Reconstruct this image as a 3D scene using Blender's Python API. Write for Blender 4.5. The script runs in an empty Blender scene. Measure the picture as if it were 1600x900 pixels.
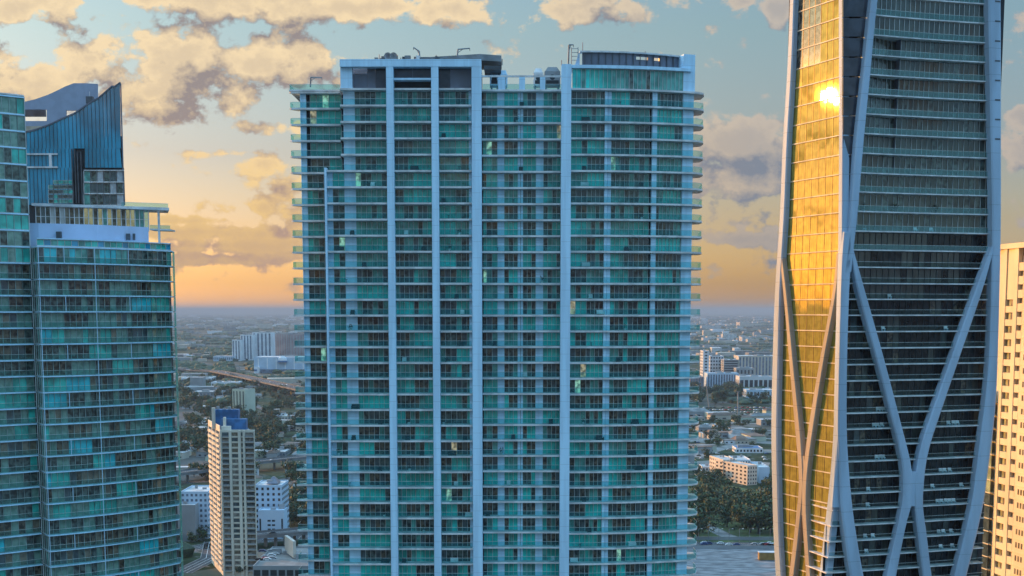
import bpy, math, random
from math import sin, cos, tan, radians, pi, sqrt, atan2, exp
from mathutils import Vector, noise as mnoise

random.seed(7)
sc = bpy.context.scene
COL = sc.collection

# ------------------------------------------------------------------ camera
F_PX, TH, HOR, ZC = 2000.0, radians(6.3), 485.0, 145.0
PY0 = HOR + F_PX * tan(TH)
cam_d = bpy.data.cameras.new("camera")
cam_d.sensor_width = 36.0
cam_d.lens = F_PX / 1600 * 36.0
cam_d.shift_y = (PY0 - 450.0) / 1600.0
cam_d.clip_start = 1.0
cam_d.clip_end = 300000.0
cam = bpy.data.objects.new("camera", cam_d)
COL.objects.link(cam)
cam.location = (0, 0, ZC)
cam.rotation_euler = (pi / 2 - TH, 0, 0)
sc.camera = cam


def ray(px, py):
    a, b = (px - 800.0) / F_PX, -(py - PY0) / F_PX
    return Vector((a, cos(TH) + b * sin(TH), -sin(TH) + b * cos(TH)))


def P(px, py, Y):
    """world point seen at photo pixel (px, py) at world depth Y"""
    r = ray(px, py)
    r = r * (Y / r.y)
    return Vector((r.x, r.y, r.z + ZC))


def X_at(px, Y):
    return P(px, HOR, Y).x


def Z_at(py, Y, px=800):
    return P(px, py, Y).z


def G(px, py, z=0.0):
    """point of the ground seen at photo pixel (px, py)"""
    r = ray(px, py)
    k = (z - ZC) / r.z
    return Vector((r.x * k, r.y * k, z))


# ------------------------------------------------------------------ world, sun, exposure
SUN_AZ, SUN_EL = radians(-60.9), radians(9.0)     # azimuth from +Y, negative to the left
SUN_DIR = Vector((sin(SUN_AZ) * cos(SUN_EL), cos(SUN_AZ) * cos(SUN_EL), sin(SUN_EL)))
sc.view_settings.view_transform = 'Standard'
sc.view_settings.look = 'None'
sc.view_settings.gamma = 1.0
sc.view_settings.use_curve_mapping = False
sc.view_settings.exposure = 1.6

sun_d = bpy.data.lights.new("sun", 'SUN')
sun_d.energy = 2.0
sun_d.angle = radians(0.5)
sun_d.color = (0.86, 0.36, 0.06)
sun = bpy.data.objects.new("sun", sun_d)
COL.objects.link(sun)
sun.location = SUN_DIR * 500
sun.rotation_euler = SUN_DIR.to_track_quat('Z', 'Y').to_euler()

world = bpy.data.worlds.new("World")
sc.world = world
world.use_nodes = True
wt = world.node_tree
WN, WL = wt.nodes, wt.links


def lin8(r, g, b):
    return tuple((c / 255 / 12.92 if c <= 10 else ((c / 255 + .055) / 1.055) ** 2.4) for c in (r, g, b))


def wmath(op, a, b=None, c=None, clamp=False, tree=wt):
    n = tree.nodes.new('ShaderNodeMath')
    n.operation = op
    n.use_clamp = clamp
    for i, v in enumerate((a, b, c)):
        if v is None:
            continue
        if isinstance(v, (int, float)):
            n.inputs[i].default_value = v
        else:
            tree.links.new(v, n.inputs[i])
    return n.outputs[0]


def wmaprange(v, a, b, c=0.0, d=1.0, smooth=True, tree=wt):
    n = tree.nodes.new('ShaderNodeMapRange')
    n.interpolation_type = 'SMOOTHSTEP' if smooth else 'LINEAR'
    n.clamp = True
    tree.links.new(v, n.inputs[0])
    n.inputs[1].default_value, n.inputs[2].default_value = a, b
    n.inputs[3].default_value, n.inputs[4].default_value = c, d
    return n.outputs[0]


def mixcol(f, a, b, tree=wt, blend='MIX'):
    n = tree.nodes.new('ShaderNodeMix')
    n.data_type = 'RGBA'
    n.blend_type = blend
    for s, v in ((0, f), (6, a), (7, b)):
        if isinstance(v, (int, float)):
            n.inputs[s].default_value = v
        elif isinstance(v, tuple):
            n.inputs[s].default_value = (*v, 1)
        else:
            tree.links.new(v, n.inputs[s])
    return n.outputs[2]


# cloud banks as (photo px x, y, half width, half height, weight)
CLOUDS = [
    (146, 92, 58, 50, 1.05), (285, 88, 78, 54, 1.05), (50, 128, 90, 30, .9), (390, 108, 100, 46, 1.0), (240, 146, 180, 24, .9),
    (482, 105, 50, 44, .95), (250, 168, 140, 24, .7),
    (20, 12, 100, 26, 1.0), (360, 0, 150, 28, 1.0), (560, 12, 200, 24, 1.0), (690, 15, 95, 22, .9), (470, 45, 60, 22, .55),
    (905, 8, 75, 30, 1.05), (1213, 20, 24, 26, .9), (1160, 2, 40, 12, .5), (110, 22, 30, 14, .5),
    (425, 200, 58, 16, .85), (350, 240, 70, 9, .7), (405, 258, 60, 16, .6), (430, 285, 50, 26, .5),
    (412, 322, 32, 22, .85), (350, 330, 60, 14, .5), (460, 338, 60, 20, .6),
    (330, 362, 170, 15, 1.0), (400, 384, 150, 17, 1.0), (330, 404, 80, 11, 1.0), (450, 400, 100, 9, .8), (300, 345, 120, 9, .7),
    (1165, 232, 110, 38, 1.15), (1150, 278, 130, 28, 1.15), (1100, 225, 80, 34, 1.0), (1150, 374, 90, 12, .85), (1205, 358, 30, 6, .5),
    (1600, 185, 34, 28, 1.0), (1605, 230, 50, 36, .8), (1590, 25, 40, 30, .6), (1590, 350, 50, 12, .6), (1596, 92, 30, 20, .4),
    (-120, 120, 160, 60, .9), (1750, 150, 120, 60, .9),
]
grp = bpy.data.node_groups.new("cloud_density", 'ShaderNodeTree')
grp.interface.new_socket("uv", in_out='INPUT', socket_type='NodeSocketVector')
grp.interface.new_socket("density", in_out='OUTPUT', socket_type='NodeSocketFloat')
gi, go = grp.nodes.new('NodeGroupInput'), grp.nodes.new('NodeGroupOutput')


def gnoise(scale, detail, rough, sy, off):
    m = grp.nodes.new('ShaderNodeMapping')
    m.inputs['Scale'].default_value = (scale, scale * sy, 1)
    m.inputs['Location'].default_value = (off, off * .7, off * .3)
    grp.links.new(gi.outputs[0], m.inputs[0])
    n = grp.nodes.new('ShaderNodeTexNoise')
    n.noise_dimensions = '2D'
    n.inputs['Scale'].default_value = 1.0
    n.inputs['Detail'].default_value = detail
    n.inputs['Roughness'].default_value = rough
    grp.links.new(m.outputs[0], n.inputs['Vector'])
    return n.outputs[0]


n_big = gnoise(22, 8, .56, 1.4, 3.3)
n_mid = gnoise(55, 5, .6, 1.25, 8.1)
ell = None
for (cx, cy, rx, ry, wgt) in CLOUDS:
    r0 = ray(cx, cy)
    u0, v0 = r0.x / r0.y, r0.z / r0.y
    m = grp.nodes.new('ShaderNodeMapping')
    m.vector_type = 'POINT'
    sx, sy = F_PX / rx, F_PX / ry
    m.inputs['Scale'].default_value = (sx, sy, 0)
    m.inputs['Location'].default_value = (-u0 * sx, -v0 * sy, 0)
    grp.links.new(gi.outputs[0], m.inputs[0])
    ln = grp.nodes.new('ShaderNodeVectorMath')
    ln.operation = 'LENGTH'
    grp.links.new(m.outputs[0], ln.inputs[0])
    e = wmath('MULTIPLY_ADD', ln.outputs['Value'], -.62 * wgt, wgt, tree=grp)
    e = wmath('MAXIMUM', e, 0.0, tree=grp)
    ell = e if ell is None else wmath('SMOOTH_MAX', ell, e, .22, tree=grp)
# away from the drawn banks, scattered cloud goes on all round the sky
n_far = gnoise(5.0, 6, .55, 2.6, 21.0)
sep = grp.nodes.new('ShaderNodeSeparateXYZ')
grp.links.new(gi.outputs[0], sep.inputs[0])
away = wmaprange(wmath('ABSOLUTE', sep.outputs[0], tree=grp), .42, .6, tree=grp)
upper = wmaprange(sep.outputs[1], .25, .32, tree=grp)
away = wmath('MAXIMUM', away, upper, tree=grp)
farc = wmath('MULTIPLY', wmaprange(n_far, .5, .8, 0, .8, tree=grp), away, tree=grp)
ell = wmath('MAXIMUM', ell, farc, tree=grp)
nn = wmath('MULTIPLY_ADD', wmath('SUBTRACT', n_big, .5, tree=grp), 1.5, ell, tree=grp)
nn = wmath('MULTIPLY_ADD', wmath('SUBTRACT', n_mid, .5, tree=grp), .95, nn, tree=grp)
nn = wmath('MULTIPLY', nn, wmaprange(ell, .02, .2, tree=grp), tree=grp)
grp.links.new(nn, go.inputs[0])

tc = WN.new('ShaderNodeTexCoord')
sp = WN.new('ShaderNodeSeparateXYZ')
WL.new(tc.outputs['Generated'], sp.inputs[0])
dx, dy, dz = sp.outputs
hor = wmath('SQRT', wmath('ADD', wmath('MULTIPLY', dx, dx), wmath('MULTIPLY', dy, dy)))
# u, v: gnomonic in front, azimuth-like further round
az = wmath('ARCTAN2', dx, dy)
front = wmaprange(wmath('ABSOLUTE', az), .55, .8)
den_f = wmath('MAXIMUM', dy, .3)
den = wmath('MAXIMUM', wmath('ADD', wmath('MULTIPLY', den_f, wmath('SUBTRACT', 1.0, front)), wmath('MULTIPLY', hor, front)), .06)
u = wmath('ADD', wmath('MULTIPLY', wmath('DIVIDE', dx, den_f), wmath('SUBTRACT', 1.0, front)), wmath('MULTIPLY', az, front))
v = wmath('DIVIDE', dz, den)
cmb = WN.new('ShaderNodeCombineXYZ')
WL.new(u, cmb.inputs[0])
WL.new(v, cmb.inputs[1])
elev = wmath('ARCTAN2', dz, hor)          # radians

sky = WN.new('ShaderNodeTexSky')
sky.sky_type = 'NISHITA'
sky.sun_disc = False
sky.sun_elevation = SUN_EL
sky.sun_rotation = SUN_AZ
sky.altitude = 100
sky.air_density = 1.2
sky.dust_density = 2.0
sky.ozone_density = 1.5

# evening sky tint by height, warm sunward, cool opposite; zenith brightened to light shaded facades
WARM = [(0.0, (1.6, 1.2, .95)), (.016, (1.0, .79, .66)), (.05, (.71, .57, .60)), (.09, (.54, .49, .58)), (.16, (.52, .58, .62)), (.27, (.50, .64, .76)), (.54, (2.55, 3.4, 3.65)), (1.0, (4.2, 5.4, 5.5))]
COOL = [(0.0, (.8, 1.2, 4.0)), (.016, (.55, .82, 2.4)), (.05, (.48, .66, 1.15)), (.09, (.44, .62, .98)), (.16, (.45, .62, .86)), (.27, (.58, .74, .90)), (.54, (2.55, 3.4, 3.65)), (1.0, (4.2, 5.4, 5.5))]


def sky_ramp(stops):
    r = WN.new('ShaderNodeValToRGB')
    r.color_ramp.interpolation = 'LINEAR'
    cr = r.color_ramp
    while len(cr.elements) < len(stops):
        cr.elements.new(.5)
    for e, (p, c) in zip(cr.elements, stops):
        e.position = p
        e.color = (*c, 1)
    WL.new(wmath('DIVIDE', elev, 1.3, clamp=True), r.inputs[0])
    return r.outputs[0]


cosd = wmath('COSINE', wmath('SUBTRACT', az, SUN_AZ))
warmth = wmaprange(cosd, -.45, .35)
base = mixcol(1.0, sky.outputs[0], mixcol(warmth, sky_ramp(COOL), sky_ramp(WARM)), blend='MULTIPLY')
CL_S = 1 / (.10 * 2 ** 1.6)         # picture brightness of the cloud colours below


def dens(offx, offy):
    g = WN.new('ShaderNodeGroup')
    g.node_tree = grp
    a = WN.new('ShaderNodeVectorMath')
    a.operation = 'ADD'
    WL.new(cmb.outputs[0], a.inputs[0])
    a.inputs[1].default_value = (offx, offy, 0)
    WL.new(a.outputs[0], g.inputs[0])
    return g.outputs[0]


d0 = dens(0, 0)
d1 = dens(-.013, .019)
cover = wmaprange(d0, .26, .52)
thick = wmaprange(d0, .42, 1.05)
relief = wmath('MULTIPLY_ADD', wmath('SUBTRACT', d0, d1), 1.7, .54, clamp=True)
lit = wmath('MULTIPLY', relief, wmath('MULTIPLY', wmaprange(elev, .03, .10, .5, 1.0), wmath('MULTIPLY_ADD', thick, -.34, 1.05)), clamp=True)


def cc(r, g, b):
    return tuple(CL_S * x for x in lin8(r, g, b))


cl_shade = mixcol(wmaprange(elev, .03, .17), cc(182, 150, 134), cc(152, 138, 136))
cl_lit = mixcol(wmaprange(elev, .03, .18), cc(248, 204, 122), cc(252, 224, 178))
sunward = wmaprange(az, -.1, .25)
cl_shade = mixcol(sunward, cl_shade, cc(122, 134, 152))
cl_lit = mixcol(wmath('MULTIPLY', sunward, .7), cl_lit, cc(160, 162, 172))
clouds = mixcol(lit, cl_shade, cl_lit)
final = mixcol(wmath('MULTIPLY', cover, .93), base, clouds)
bgn = WN['Background']
WL.new(final, bgn.inputs[0])
bgn.inputs[1].default_value = 0.10
world.cycles.sampling_method = 'MANUAL'
world.cycles.sample_map_resolution = 1024

sc.cycles.max_bounces = 7
sc.cycles.diffuse_bounces = 3
sc.cycles.glossy_bounces = 3
sc.cycles.transmission_bounces = 3
sc.cycles.transparent_max_bounces = 8
sc.cycles.volume_bounces = 1
sc.cycles.sample_clamp_indirect = 4.0
sc.cycles.use_denoising = True
sc.cycles.caustics_reflective = False
sc.cycles.caustics_refractive = False


# ------------------------------------------------------------------ helpers
def lin(r, g, b):
    def f(c):
        c /= 255.0
        return c / 12.92 if c <= .04045 else ((c + .055) / 1.055) ** 2.4
    return (f(r), f(g), f(b))


def mat(name, col, rough=.6, metal=0.0, var=.18, nscale=.35, spec=.5, col2=None, stretch=(1, 1, 1), ior=1.5, emit=0.0, ecol=None, bump=0.0, pleat=0.0, alpha=1.0, joint=0.0):
    """principled material whose colour wanders by noise in world position"""
    m = bpy.data.materials.new(name)
    m.use_nodes = True
    t = m.node_tree
    b = t.nodes['Principled BSDF']
    g = t.nodes.new('ShaderNodeNewGeometry')
    mp = t.nodes.new('ShaderNodeMapping')
    mp.inputs['Scale'].default_value = stretch
    t.links.new(g.outputs['Position'], mp.inputs[0])
    n = t.nodes.new('ShaderNodeTexNoise')
    n.inputs['Scale'].default_value = nscale
    n.inputs['Detail'].default_value = 4
    t.links.new(mp.outputs[0], n.inputs['Vector'])
    if col2 is None:
        lo, hi = tuple(c * (1 - var) for c in col), tuple(min(1, c * (1 + var)) for c in col)
    else:
        lo, hi = col, col2
    f = wmaprange(n.outputs[0], .36, .64, tree=t)
    if pleat:
        w = t.nodes.new('ShaderNodeTexWave')
        w.wave_type = 'BANDS'
        w.bands_direction = 'DIAGONAL'
        mp2 = t.nodes.new('ShaderNodeMapping')
        mp2.inputs['Scale'].default_value = (1, 1, 0)
        t.links.new(g.outputs['Position'], mp2.inputs[0])
        t.links.new(mp2.outputs[0], w.inputs['Vector'])
        w.inputs['Scale'].default_value = 1.7
        w.inputs['Distortion'].default_value = 3
        f = wmath('ADD', wmath('MULTIPLY', f, 1 - pleat, tree=t), wmath('MULTIPLY', w.outputs['Fac'], pleat, tree=t), tree=t)
    c = mixcol(f, lo, hi, tree=t)
    if joint:           # narrow open joints between cladding panels, one every few metres of height
        sz = t.nodes.new('ShaderNodeSeparateXYZ')
        t.links.new(g.outputs['Position'], sz.inputs[0])
        fr = wmath('FRACT', wmath('DIVIDE', sz.outputs[2], joint, tree=t), tree=t)
        c = mixcol(wmath('MULTIPLY', wmath('LESS_THAN', fr, .018, tree=t), .5, tree=t), c, tuple(x * .3 for x in col), tree=t)
    t.links.new(c, b.inputs['Base Color'])
    b.inputs['Roughness'].default_value = rough
    b.inputs['Metallic'].default_value = metal
    b.inputs['IOR'].default_value = ior
    b.inputs['Specular IOR Level'].default_value = spec
    b.inputs['Alpha'].default_value = alpha
    if emit:
        t.links.new(mixcol(f, tuple(x * .15 for x in (ecol or col)), tuple(ecol or col), tree=t), b.inputs['Emission Color'])
        b.inputs['Emission Strength'].default_value = emit
    if bump:
        bp = t.nodes.new('ShaderNodeBump')
        bp.inputs['Strength'].default_value = bump
        t.links.new(n.outputs[0], bp.inputs['Height'])
        t.links.new(bp.outputs[0], b.inputs['Normal'])
    return m


M = {}


def rail_dark():
    m = bpy.data.materials.new('smoky_rail_glass')
    m.use_nodes = True
    t = m.node_tree
    b = t.nodes['Principled BSDF']
    b.inputs['Base Color'].default_value = (.10, .14, .13, 1)
    b.inputs['Roughness'].default_value = .06
    tr = t.nodes.new('ShaderNodeBsdfTransparent')
    tr.inputs[0].default_value = (.7, .85, .82, 1)
    mx = t.nodes.new('ShaderNodeMixShader')
    mx.inputs[0].default_value = .14
    t.links.new(tr.outputs[0], mx.inputs[1])
    t.links.new(b.outputs[0], mx.inputs[2])
    t.links.new(mx.outputs[0], t.nodes['Material Output'].inputs[0])
    return m


# facade paint and structure
M['white'] = mat('skylight_tinted_white', (.55, .77, .93), .55, var=.09, nscale=.9, stretch=(1, 1, .06), joint=3.17)  # white paint with the blue skylight tinted into its colour
M['line'] = mat('sand_floor_line', (.60, .52, .38), .6)
M['brace'] = mat('tan_beam_tone', (.36, .30, .24), .6, var=.12, nscale=.25, stretch=(1, 1, .12), joint=5.4)  # tan copy of the beam colour for the left cross beams
M['rail_dark'] = rail_dark()
M['slab'] = mat('slab_edge_paint', (.66, .63, .62), .6, var=.18, nscale=.45)
M['lframe'] = mat('green_grey_frame', (.36, .44, .41), .4, var=.2)
M['wicker'] = mat('dark_wicker', (.035, .03, .028), .8, var=.4, nscale=3)
M['soffit'] = mat('soffit_paint', (.30, .32, .34), .7, var=.1)
M['beamc'] = mat('skylight_tinted_concrete', (.36, .46, .57), .6, var=.12, nscale=.25, stretch=(1, 1, .12), joint=5.4)  # grey-white concrete, blue skylight put into the colour
M['dark'] = mat('dark_core', (.02, .025, .03), .8)
M['grey'] = mat('grey_metal', (.20, .21, .22), .5, var=.2)
M['dgrey'] = mat('dark_grey_metal', (.07, .075, .085), .5, var=.25)
M['frame'] = mat('window_frame', (.58, .60, .58), .4, var=.1)
M['dframe'] = mat('dark_window_frame', (.05, .055, .06), .4)
M['mauve'] = mat('grey_mauve_panel', (.13, .14, .18), .35, var=.2, nscale=.2)
# what shows behind the green glass: curtains, blinds, dark rooms
GL = dict(rough=.04, ior=1.5, spec=.5)
M['g_teal'] = mat('teal_glass_curtain', (.035, .44, .36), var=.45, nscale=.35, pleat=.3, **GL)
M['g_teal2'] = mat('bright_teal_glass_curtain', (.025, .58, .50), var=.3, nscale=.4, pleat=.3, **GL)
M['g_sea'] = mat('sea_green_glass', (.09, .31, .265), var=.5, nscale=.5, pleat=.35, **GL)
M['g_dark'] = mat('dark_glass_room', (.014, .022, .022), col2=(.11, .15, .13), nscale=1.1, **GL)
M['g_brown'] = mat('brown_glass_room', (.018, .015, .013), col2=(.15, .12, .08), nscale=1.2, **GL)
M['g_green'] = mat('green_tinted_glass', (.08, .19, .15), col2=(.24, .37, .30), nscale=.8, pleat=.3, **GL)
M['g_cyan'] = mat('cyan_glass_curtain', (.02, .48, .53), var=.3, nscale=.4, pleat=.3, **GL)
M['g_tan'] = mat('tan_glass_curtain', (.10, .085, .06), col2=(.26, .22, .16), nscale=.8, pleat=.3, **GL)
M['g_grey'] = mat('grey_glass_blind', (.07, .095, .10), var=.5, nscale=.6, pleat=.4, **GL)
M['g_glow'] = mat('glowing_pane_glass', (.2, .5, .38), var=.4, nscale=1.1, emit=.17, ecol=(.42, .85, .6), **GL)  # glow for lit rooms and, in the left wing, for sky seen through
M['g_warm'] = mat('warm_glowing_glass', (.3, .3, .2), var=.4, nscale=1.3, emit=.13, ecol=(.85, .72, .42), **GL)
M['g_blue'] = mat('blue_curtain_glass', (.012, .26, .40), var=.35, nscale=.10, rough=.05, ior=1.6, stretch=(1, 1, .6))
M['g_gold'] = mat('gold_reflection_glass', (.33, .265, .055), rough=.016, metal=.13, spec=.04, var=.22, nscale=.7, pleat=.4)  # sunlit tan curtains and golden sky reflection put into the glass colour
M['g_front'] = mat('dark_green_glass', (.020, .026, .022), col2=(.095, .108, .090), nscale=.5, pleat=.45, stretch=(1, 1, .5), **GL)
M['g_black'] = mat('black_glass', (.006, .007, .008), col2=(.03, .032, .034), nscale=.6, rough=.05, ior=1.4, spec=.35)
M['g_slate'] = mat('slate_glass', (.018, .022, .034), col2=(.05, .055, .075), nscale=.3, rough=.12, ior=1.45)


def rail_mat(name, tint, opac):
    m = bpy.data.materials.new(name)
    m.use_nodes = True
    t = m.node_tree
    b = t.nodes['Principled BSDF']
    b.inputs['Base Color'].default_value = (*tint, 1)
    b.inputs['Roughness'].default_value = .08
    b.inputs['IOR'].default_value = 1.5
    tr = t.nodes.new('ShaderNodeBsdfTransparent')
    tr.inputs[0].default_value = (.58, .90, .88, 1)
    mx = t.nodes.new('ShaderNodeMixShader')
    mx.inputs[0].default_value = opac
    t.links.new(tr.outputs[0], mx.inputs[1])
    t.links.new(b.outputs[0], mx.inputs[2])
    t.links.new(mx.outputs[0], t.nodes['Material Output'].inputs[0])
    return m


M['rail'] = rail_mat('teal_rail_glass', (.02, .22, .27), .22)
M['rail_pale'] = rail_mat('pale_rail_glass', (.22, .38, .37), .34)
M['rail_grey'] = rail_mat('grey_rail_glass', (.18, .26, .23), .20)
M['clear'] = rail_mat('clear_green_glass', (.25, .55, .44), .5)


class MB:
    """collects faces for one mesh object (world coordinates)"""
    def __init__(s):
        s.v, s.f, s.m, s.mats = [], [], [], []

    def mi(s, m):
        if m not in s.mats:
            s.mats.append(m)
        return s.mats.index(m)

    def face(s, pts, m):
        i = len(s.v)
        s.v.extend([tuple(p) for p in pts])
        s.f.append(tuple(range(i, i + len(pts))))
        s.m.append(s.mi(m))

    def hexa(s, b, t, m, cap=True, base=True):
        """b, t: matching rings of points, bottom and top"""
        i, n = len(s.v), len(b)
        s.v.extend([tuple(p) for p in b])
        s.v.extend([tuple(p) for p in t])
        k = s.mi(m)
        for j in range(n):
            s.f.append((i + j, i + (j + 1) % n, i + n + (j + 1) % n, i + n + j))
            s.m.append(k)
        if cap:
            s.f.append(tuple(range(i + n, i + 2 * n)))
            s.m.append(k)
        if base:
            s.f.append(tuple(range(i + n - 1, i - 1, -1)))
            s.m.append(k)

    def box(s, a, b, m):
        x0, x1 = sorted((a[0], b[0]))
        y0, y1 = sorted((a[1], b[1]))
        z0, z1 = sorted((a[2], b[2]))
        s.hexa([(x0, y0, z0), (x1, y0, z0), (x1, y1, z0), (x0, y1, z0)], [(x0, y0, z1), (x1, y0, z1), (x1, y1, z1), (x0, y1, z1)], m)

    def prism(s, poly, z0, z1, m):
        s.hexa([(p[0], p[1], z0) for p in poly], [(p[0], p[1], z1) for p in poly], m)

    def obox(s, c, ax, L, W, z0, z1, m):
        """box centred at c (x, y), long axis at angle ax, length L, width W"""
        ux, uy = cos(ax), sin(ax)
        q = [(c[0] + ux * a * L / 2 - uy * b * W / 2, c[1] + uy * a * L / 2 + ux * b * W / 2) for a, b in ((-1, -1), (1, -1), (1, 1), (-1, 1))]
        s.prism(q, z0, z1, m)
        return q

    def tube(s, p, q, r, m, n=6):
        p, q = Vector(p), Vector(q)
        d = (q - p).normalized()
        a = d.orthogonal().normalized()
        b = d.cross(a)
        ring = [a * cos(2 * pi * k / n) * r + b * sin(2 * pi * k / n) * r for k in range(n)]
        s.hexa([p + o for o in ring], [q + o for o in ring], m)

    def band(s, path, off, z0, z1, m, closed_ends=True):
        """thin wall along a plan path: off = thickness behind the path (to its left side normal)"""
        n = normals(path)
        back = [(p[0] + k[0] * off, p[1] + k[1] * off) for p, k in zip(path, n)]
        for i in range(len(path) - 1):
            s.prism([path[i], path[i + 1], back[i + 1], back[i]], z0, z1, m)

    def build(s, name, parent=None, base=None, kind=None):
        me = bpy.data.meshes.new(name)
        if base is None and parent is not None:
            p, base = parent, Vector((0, 0, 0))
            while p is not None:
                base = base + p.location
                p = p.parent
        base = Vector(base) if base is not None else Vector((0, 0, 0))
        me.from_pydata([(x - base.x, y - base.y, z - base.z) for x, y, z in s.v], [], s.f)
        for m in s.mats:
            me.materials.append(m)
        me.polygons.foreach_set('material_index', s.m)
        me.update()
        o = bpy.data.objects.new(name, me)
        COL.objects.link(o)
        if parent is not None:
            o.parent = parent
        else:
            o.location = base
        if kind:
            o['kind'] = kind
        return o


def normals(path):
    """unit plan normals pointing to the left of the travel direction (away from the camera for paths drawn left to right)"""
    out = []
    for i in range(len(path)):
        a, b = path[max(0, i - 1)], path[min(len(path) - 1, i + 1)]
        dx_, dy_ = b[0] - a[0], b[1] - a[1]
        l = sqrt(dx_ * dx_ + dy_ * dy_)
        out.append((-dy_ / l, dx_ / l))
    return out


def offset(path, d):
    return [(p[0] + n[0] * d, p[1] + n[1] * d) for p, n in zip(path, normals(path))]


def resample(path, n):
    """n + 1 points at even arc length"""
    seg = [sqrt((b[0] - a[0]) ** 2 + (b[1] - a[1]) ** 2) for a, b in zip(path, path[1:])]
    tot, out = sum(seg), []
    for k in range(n + 1):
        d, i = tot * k / n, 0
        while i < len(seg) - 1 and d > seg[i]:
            d -= seg[i]
            i += 1
        t = min(1, d / seg[i])
        a, b = path[i], path[i + 1]
        out.append((a[0] + (b[0] - a[0]) * t, a[1] + (b[1] - a[1]) * t))
    return out


def tag(o, label, cat, group=None, kind=None):
    if label:
        o['label'] = label
    if cat:
        o['category'] = cat
    if group:
        o['group'] = group
    if kind:
        o['kind'] = kind
    return o


def thing(name, label, cat, loc, group=None):
    o = bpy.data.objects.new(name, None)
    COL.objects.link(o)
    o.location = loc
    o.empty_display_size = 2
    return tag(o, label, cat, group)


class Pieces:
    """alike parts of one thing: the largest 300 as objects, the rest joined"""
    def __init__(s, name, parent, limit=300):
        s.name, s.parent, s.limit, s.items = name, parent, limit, []

    def add(s, mb, size=1.0):
        s.items.append((size, mb))

    def flush(s):
        it = sorted(s.items, key=lambda q: -q[0])
        for _, mb in it[:s.limit]:
            mb.build(s.name, s.parent)
        if len(it) > s.limit:
            j = MB()
            for _, mb in it[s.limit:]:
                o = len(j.v)
                mm = [j.mi(m) for m in mb.mats]
                j.v.extend(mb.v)
                j.f.extend([tuple(k + o for k in f) for f in mb.f])
                j.m.extend([mm[k] for k in mb.m])
            j.build(s.name, s.parent, kind='stuff')


def glazing(path, z0, z1, n, scheme, panes, frames, fm, mull=.07, jit=0.0, bars=(), skip_frame=False):
    """a window bay: n panes along the plan path, each its own piece, in one frame with posts and rails"""
    pts = resample(path, n)
    fr = MB()
    nr = normals(pts)
    for i, (p, k) in enumerate(zip(pts, nr)):
        d = (k[1], -k[0])
        q = [(p[0] - d[0] * mull / 2 - k[0] * .12, p[1] - d[1] * mull / 2 - k[1] * .12), (p[0] + d[0] * mull / 2 - k[0] * .12, p[1] + d[1] * mull / 2 - k[1] * .12),
             (p[0] + d[0] * mull / 2, p[1] + d[1] * mull / 2), (p[0] - d[0] * mull / 2, p[1] - d[1] * mull / 2)]
        fr.prism(q, z0 + .005, z1 - .005, fm)
    for zb in (z0 + .01, z1 - .11) + tuple(bars):
        ip = offset(pts, -.07)
        fr.band(ip, .06, zb, zb + .1, fm)
    frames.add(fr, sqrt((pts[0][0] - pts[-1][0]) ** 2 + (pts[0][1] - pts[-1][1]) ** 2))
    for i in range(n):
        mb = MB()
        a, b = pts[i], pts[i + 1]
        j = random.uniform(-jit, jit)
        j2 = random.uniform(-jit, jit)
        k = nr[i]
        mb.face([(a[0] + k[0] * (.02 + j), a[1] + k[1] * (.02 + j), z0), (b[0] + k[0] * (.02 - j), b[1] + k[1] * (.02 - j), z0),
                 (b[0] + k[0] * (.02 - j + j2), b[1] + k[1] * (.02 - j + j2), z1), (a[0] + k[0] * (.02 + j + j2), a[1] + k[1] * (.02 + j + j2), z1)], scheme[i % len(scheme)])
        panes.add(mb, sqrt((a[0] - b[0]) ** 2 + (a[1] - b[1]) ** 2))


def balustrade(path, z0, h, gm, pieces, rm, post=0):
    mb = MB()
    for i in range(len(path) - 1):
        a, b = path[i], path[i + 1]
        mb.face([(a[0], a[1], z0), (b[0], b[1], z0), (b[0], b[1], z0 + h), (a[0], a[1], z0 + h)], gm)
    mb.band(offset(path, -.02), .05, z0 + h, z0 + h + .05, rm)
    pieces.add(mb, len(path) + sqrt((path[0][0] - path[-1][0]) ** 2 + (path[0][1] - path[-1][1]) ** 2))


def slab(path, depth, z0, z1, pieces, m, drop=None):
    mb = MB()
    b = offset(path, depth)
    mb.prism(list(path) + b[::-1], z0, z1, m)
    pieces.add(mb, abs(path[0][0] - path[-1][0]))


def pick(n, table):
    """pane states for one bay: runs of curtain, blind and dark room"""
    r, acc = random.random(), 0
    for p, f in table:
        acc += p
        if r <= acc:
            return f(n)
    return table[-1][1](n)


def mix_of(*names):
    return lambda n: [M[random.choice(names)] for _ in range(n)]


def all_of(*names):
    def f(n):
        m = M[random.choice(names)]
        return [m] * n
    return f


def runs(*names):
    def f(n):
        s = []
        while len(s) < n:
            m = M[random.choice(names)]
            s += [m] * random.randint(1, 4)
        return s[:n]
    return f


def half(a, b):
    def f(n):
        k = random.randint(1, max(1, n - 1))
        A, B = M[random.choice(a)], b
        s = [A] * k + [M[random.choice(B)] for _ in range(n - k)]
        return s if random.random() < .5 else s[::-1]
    return f
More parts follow.
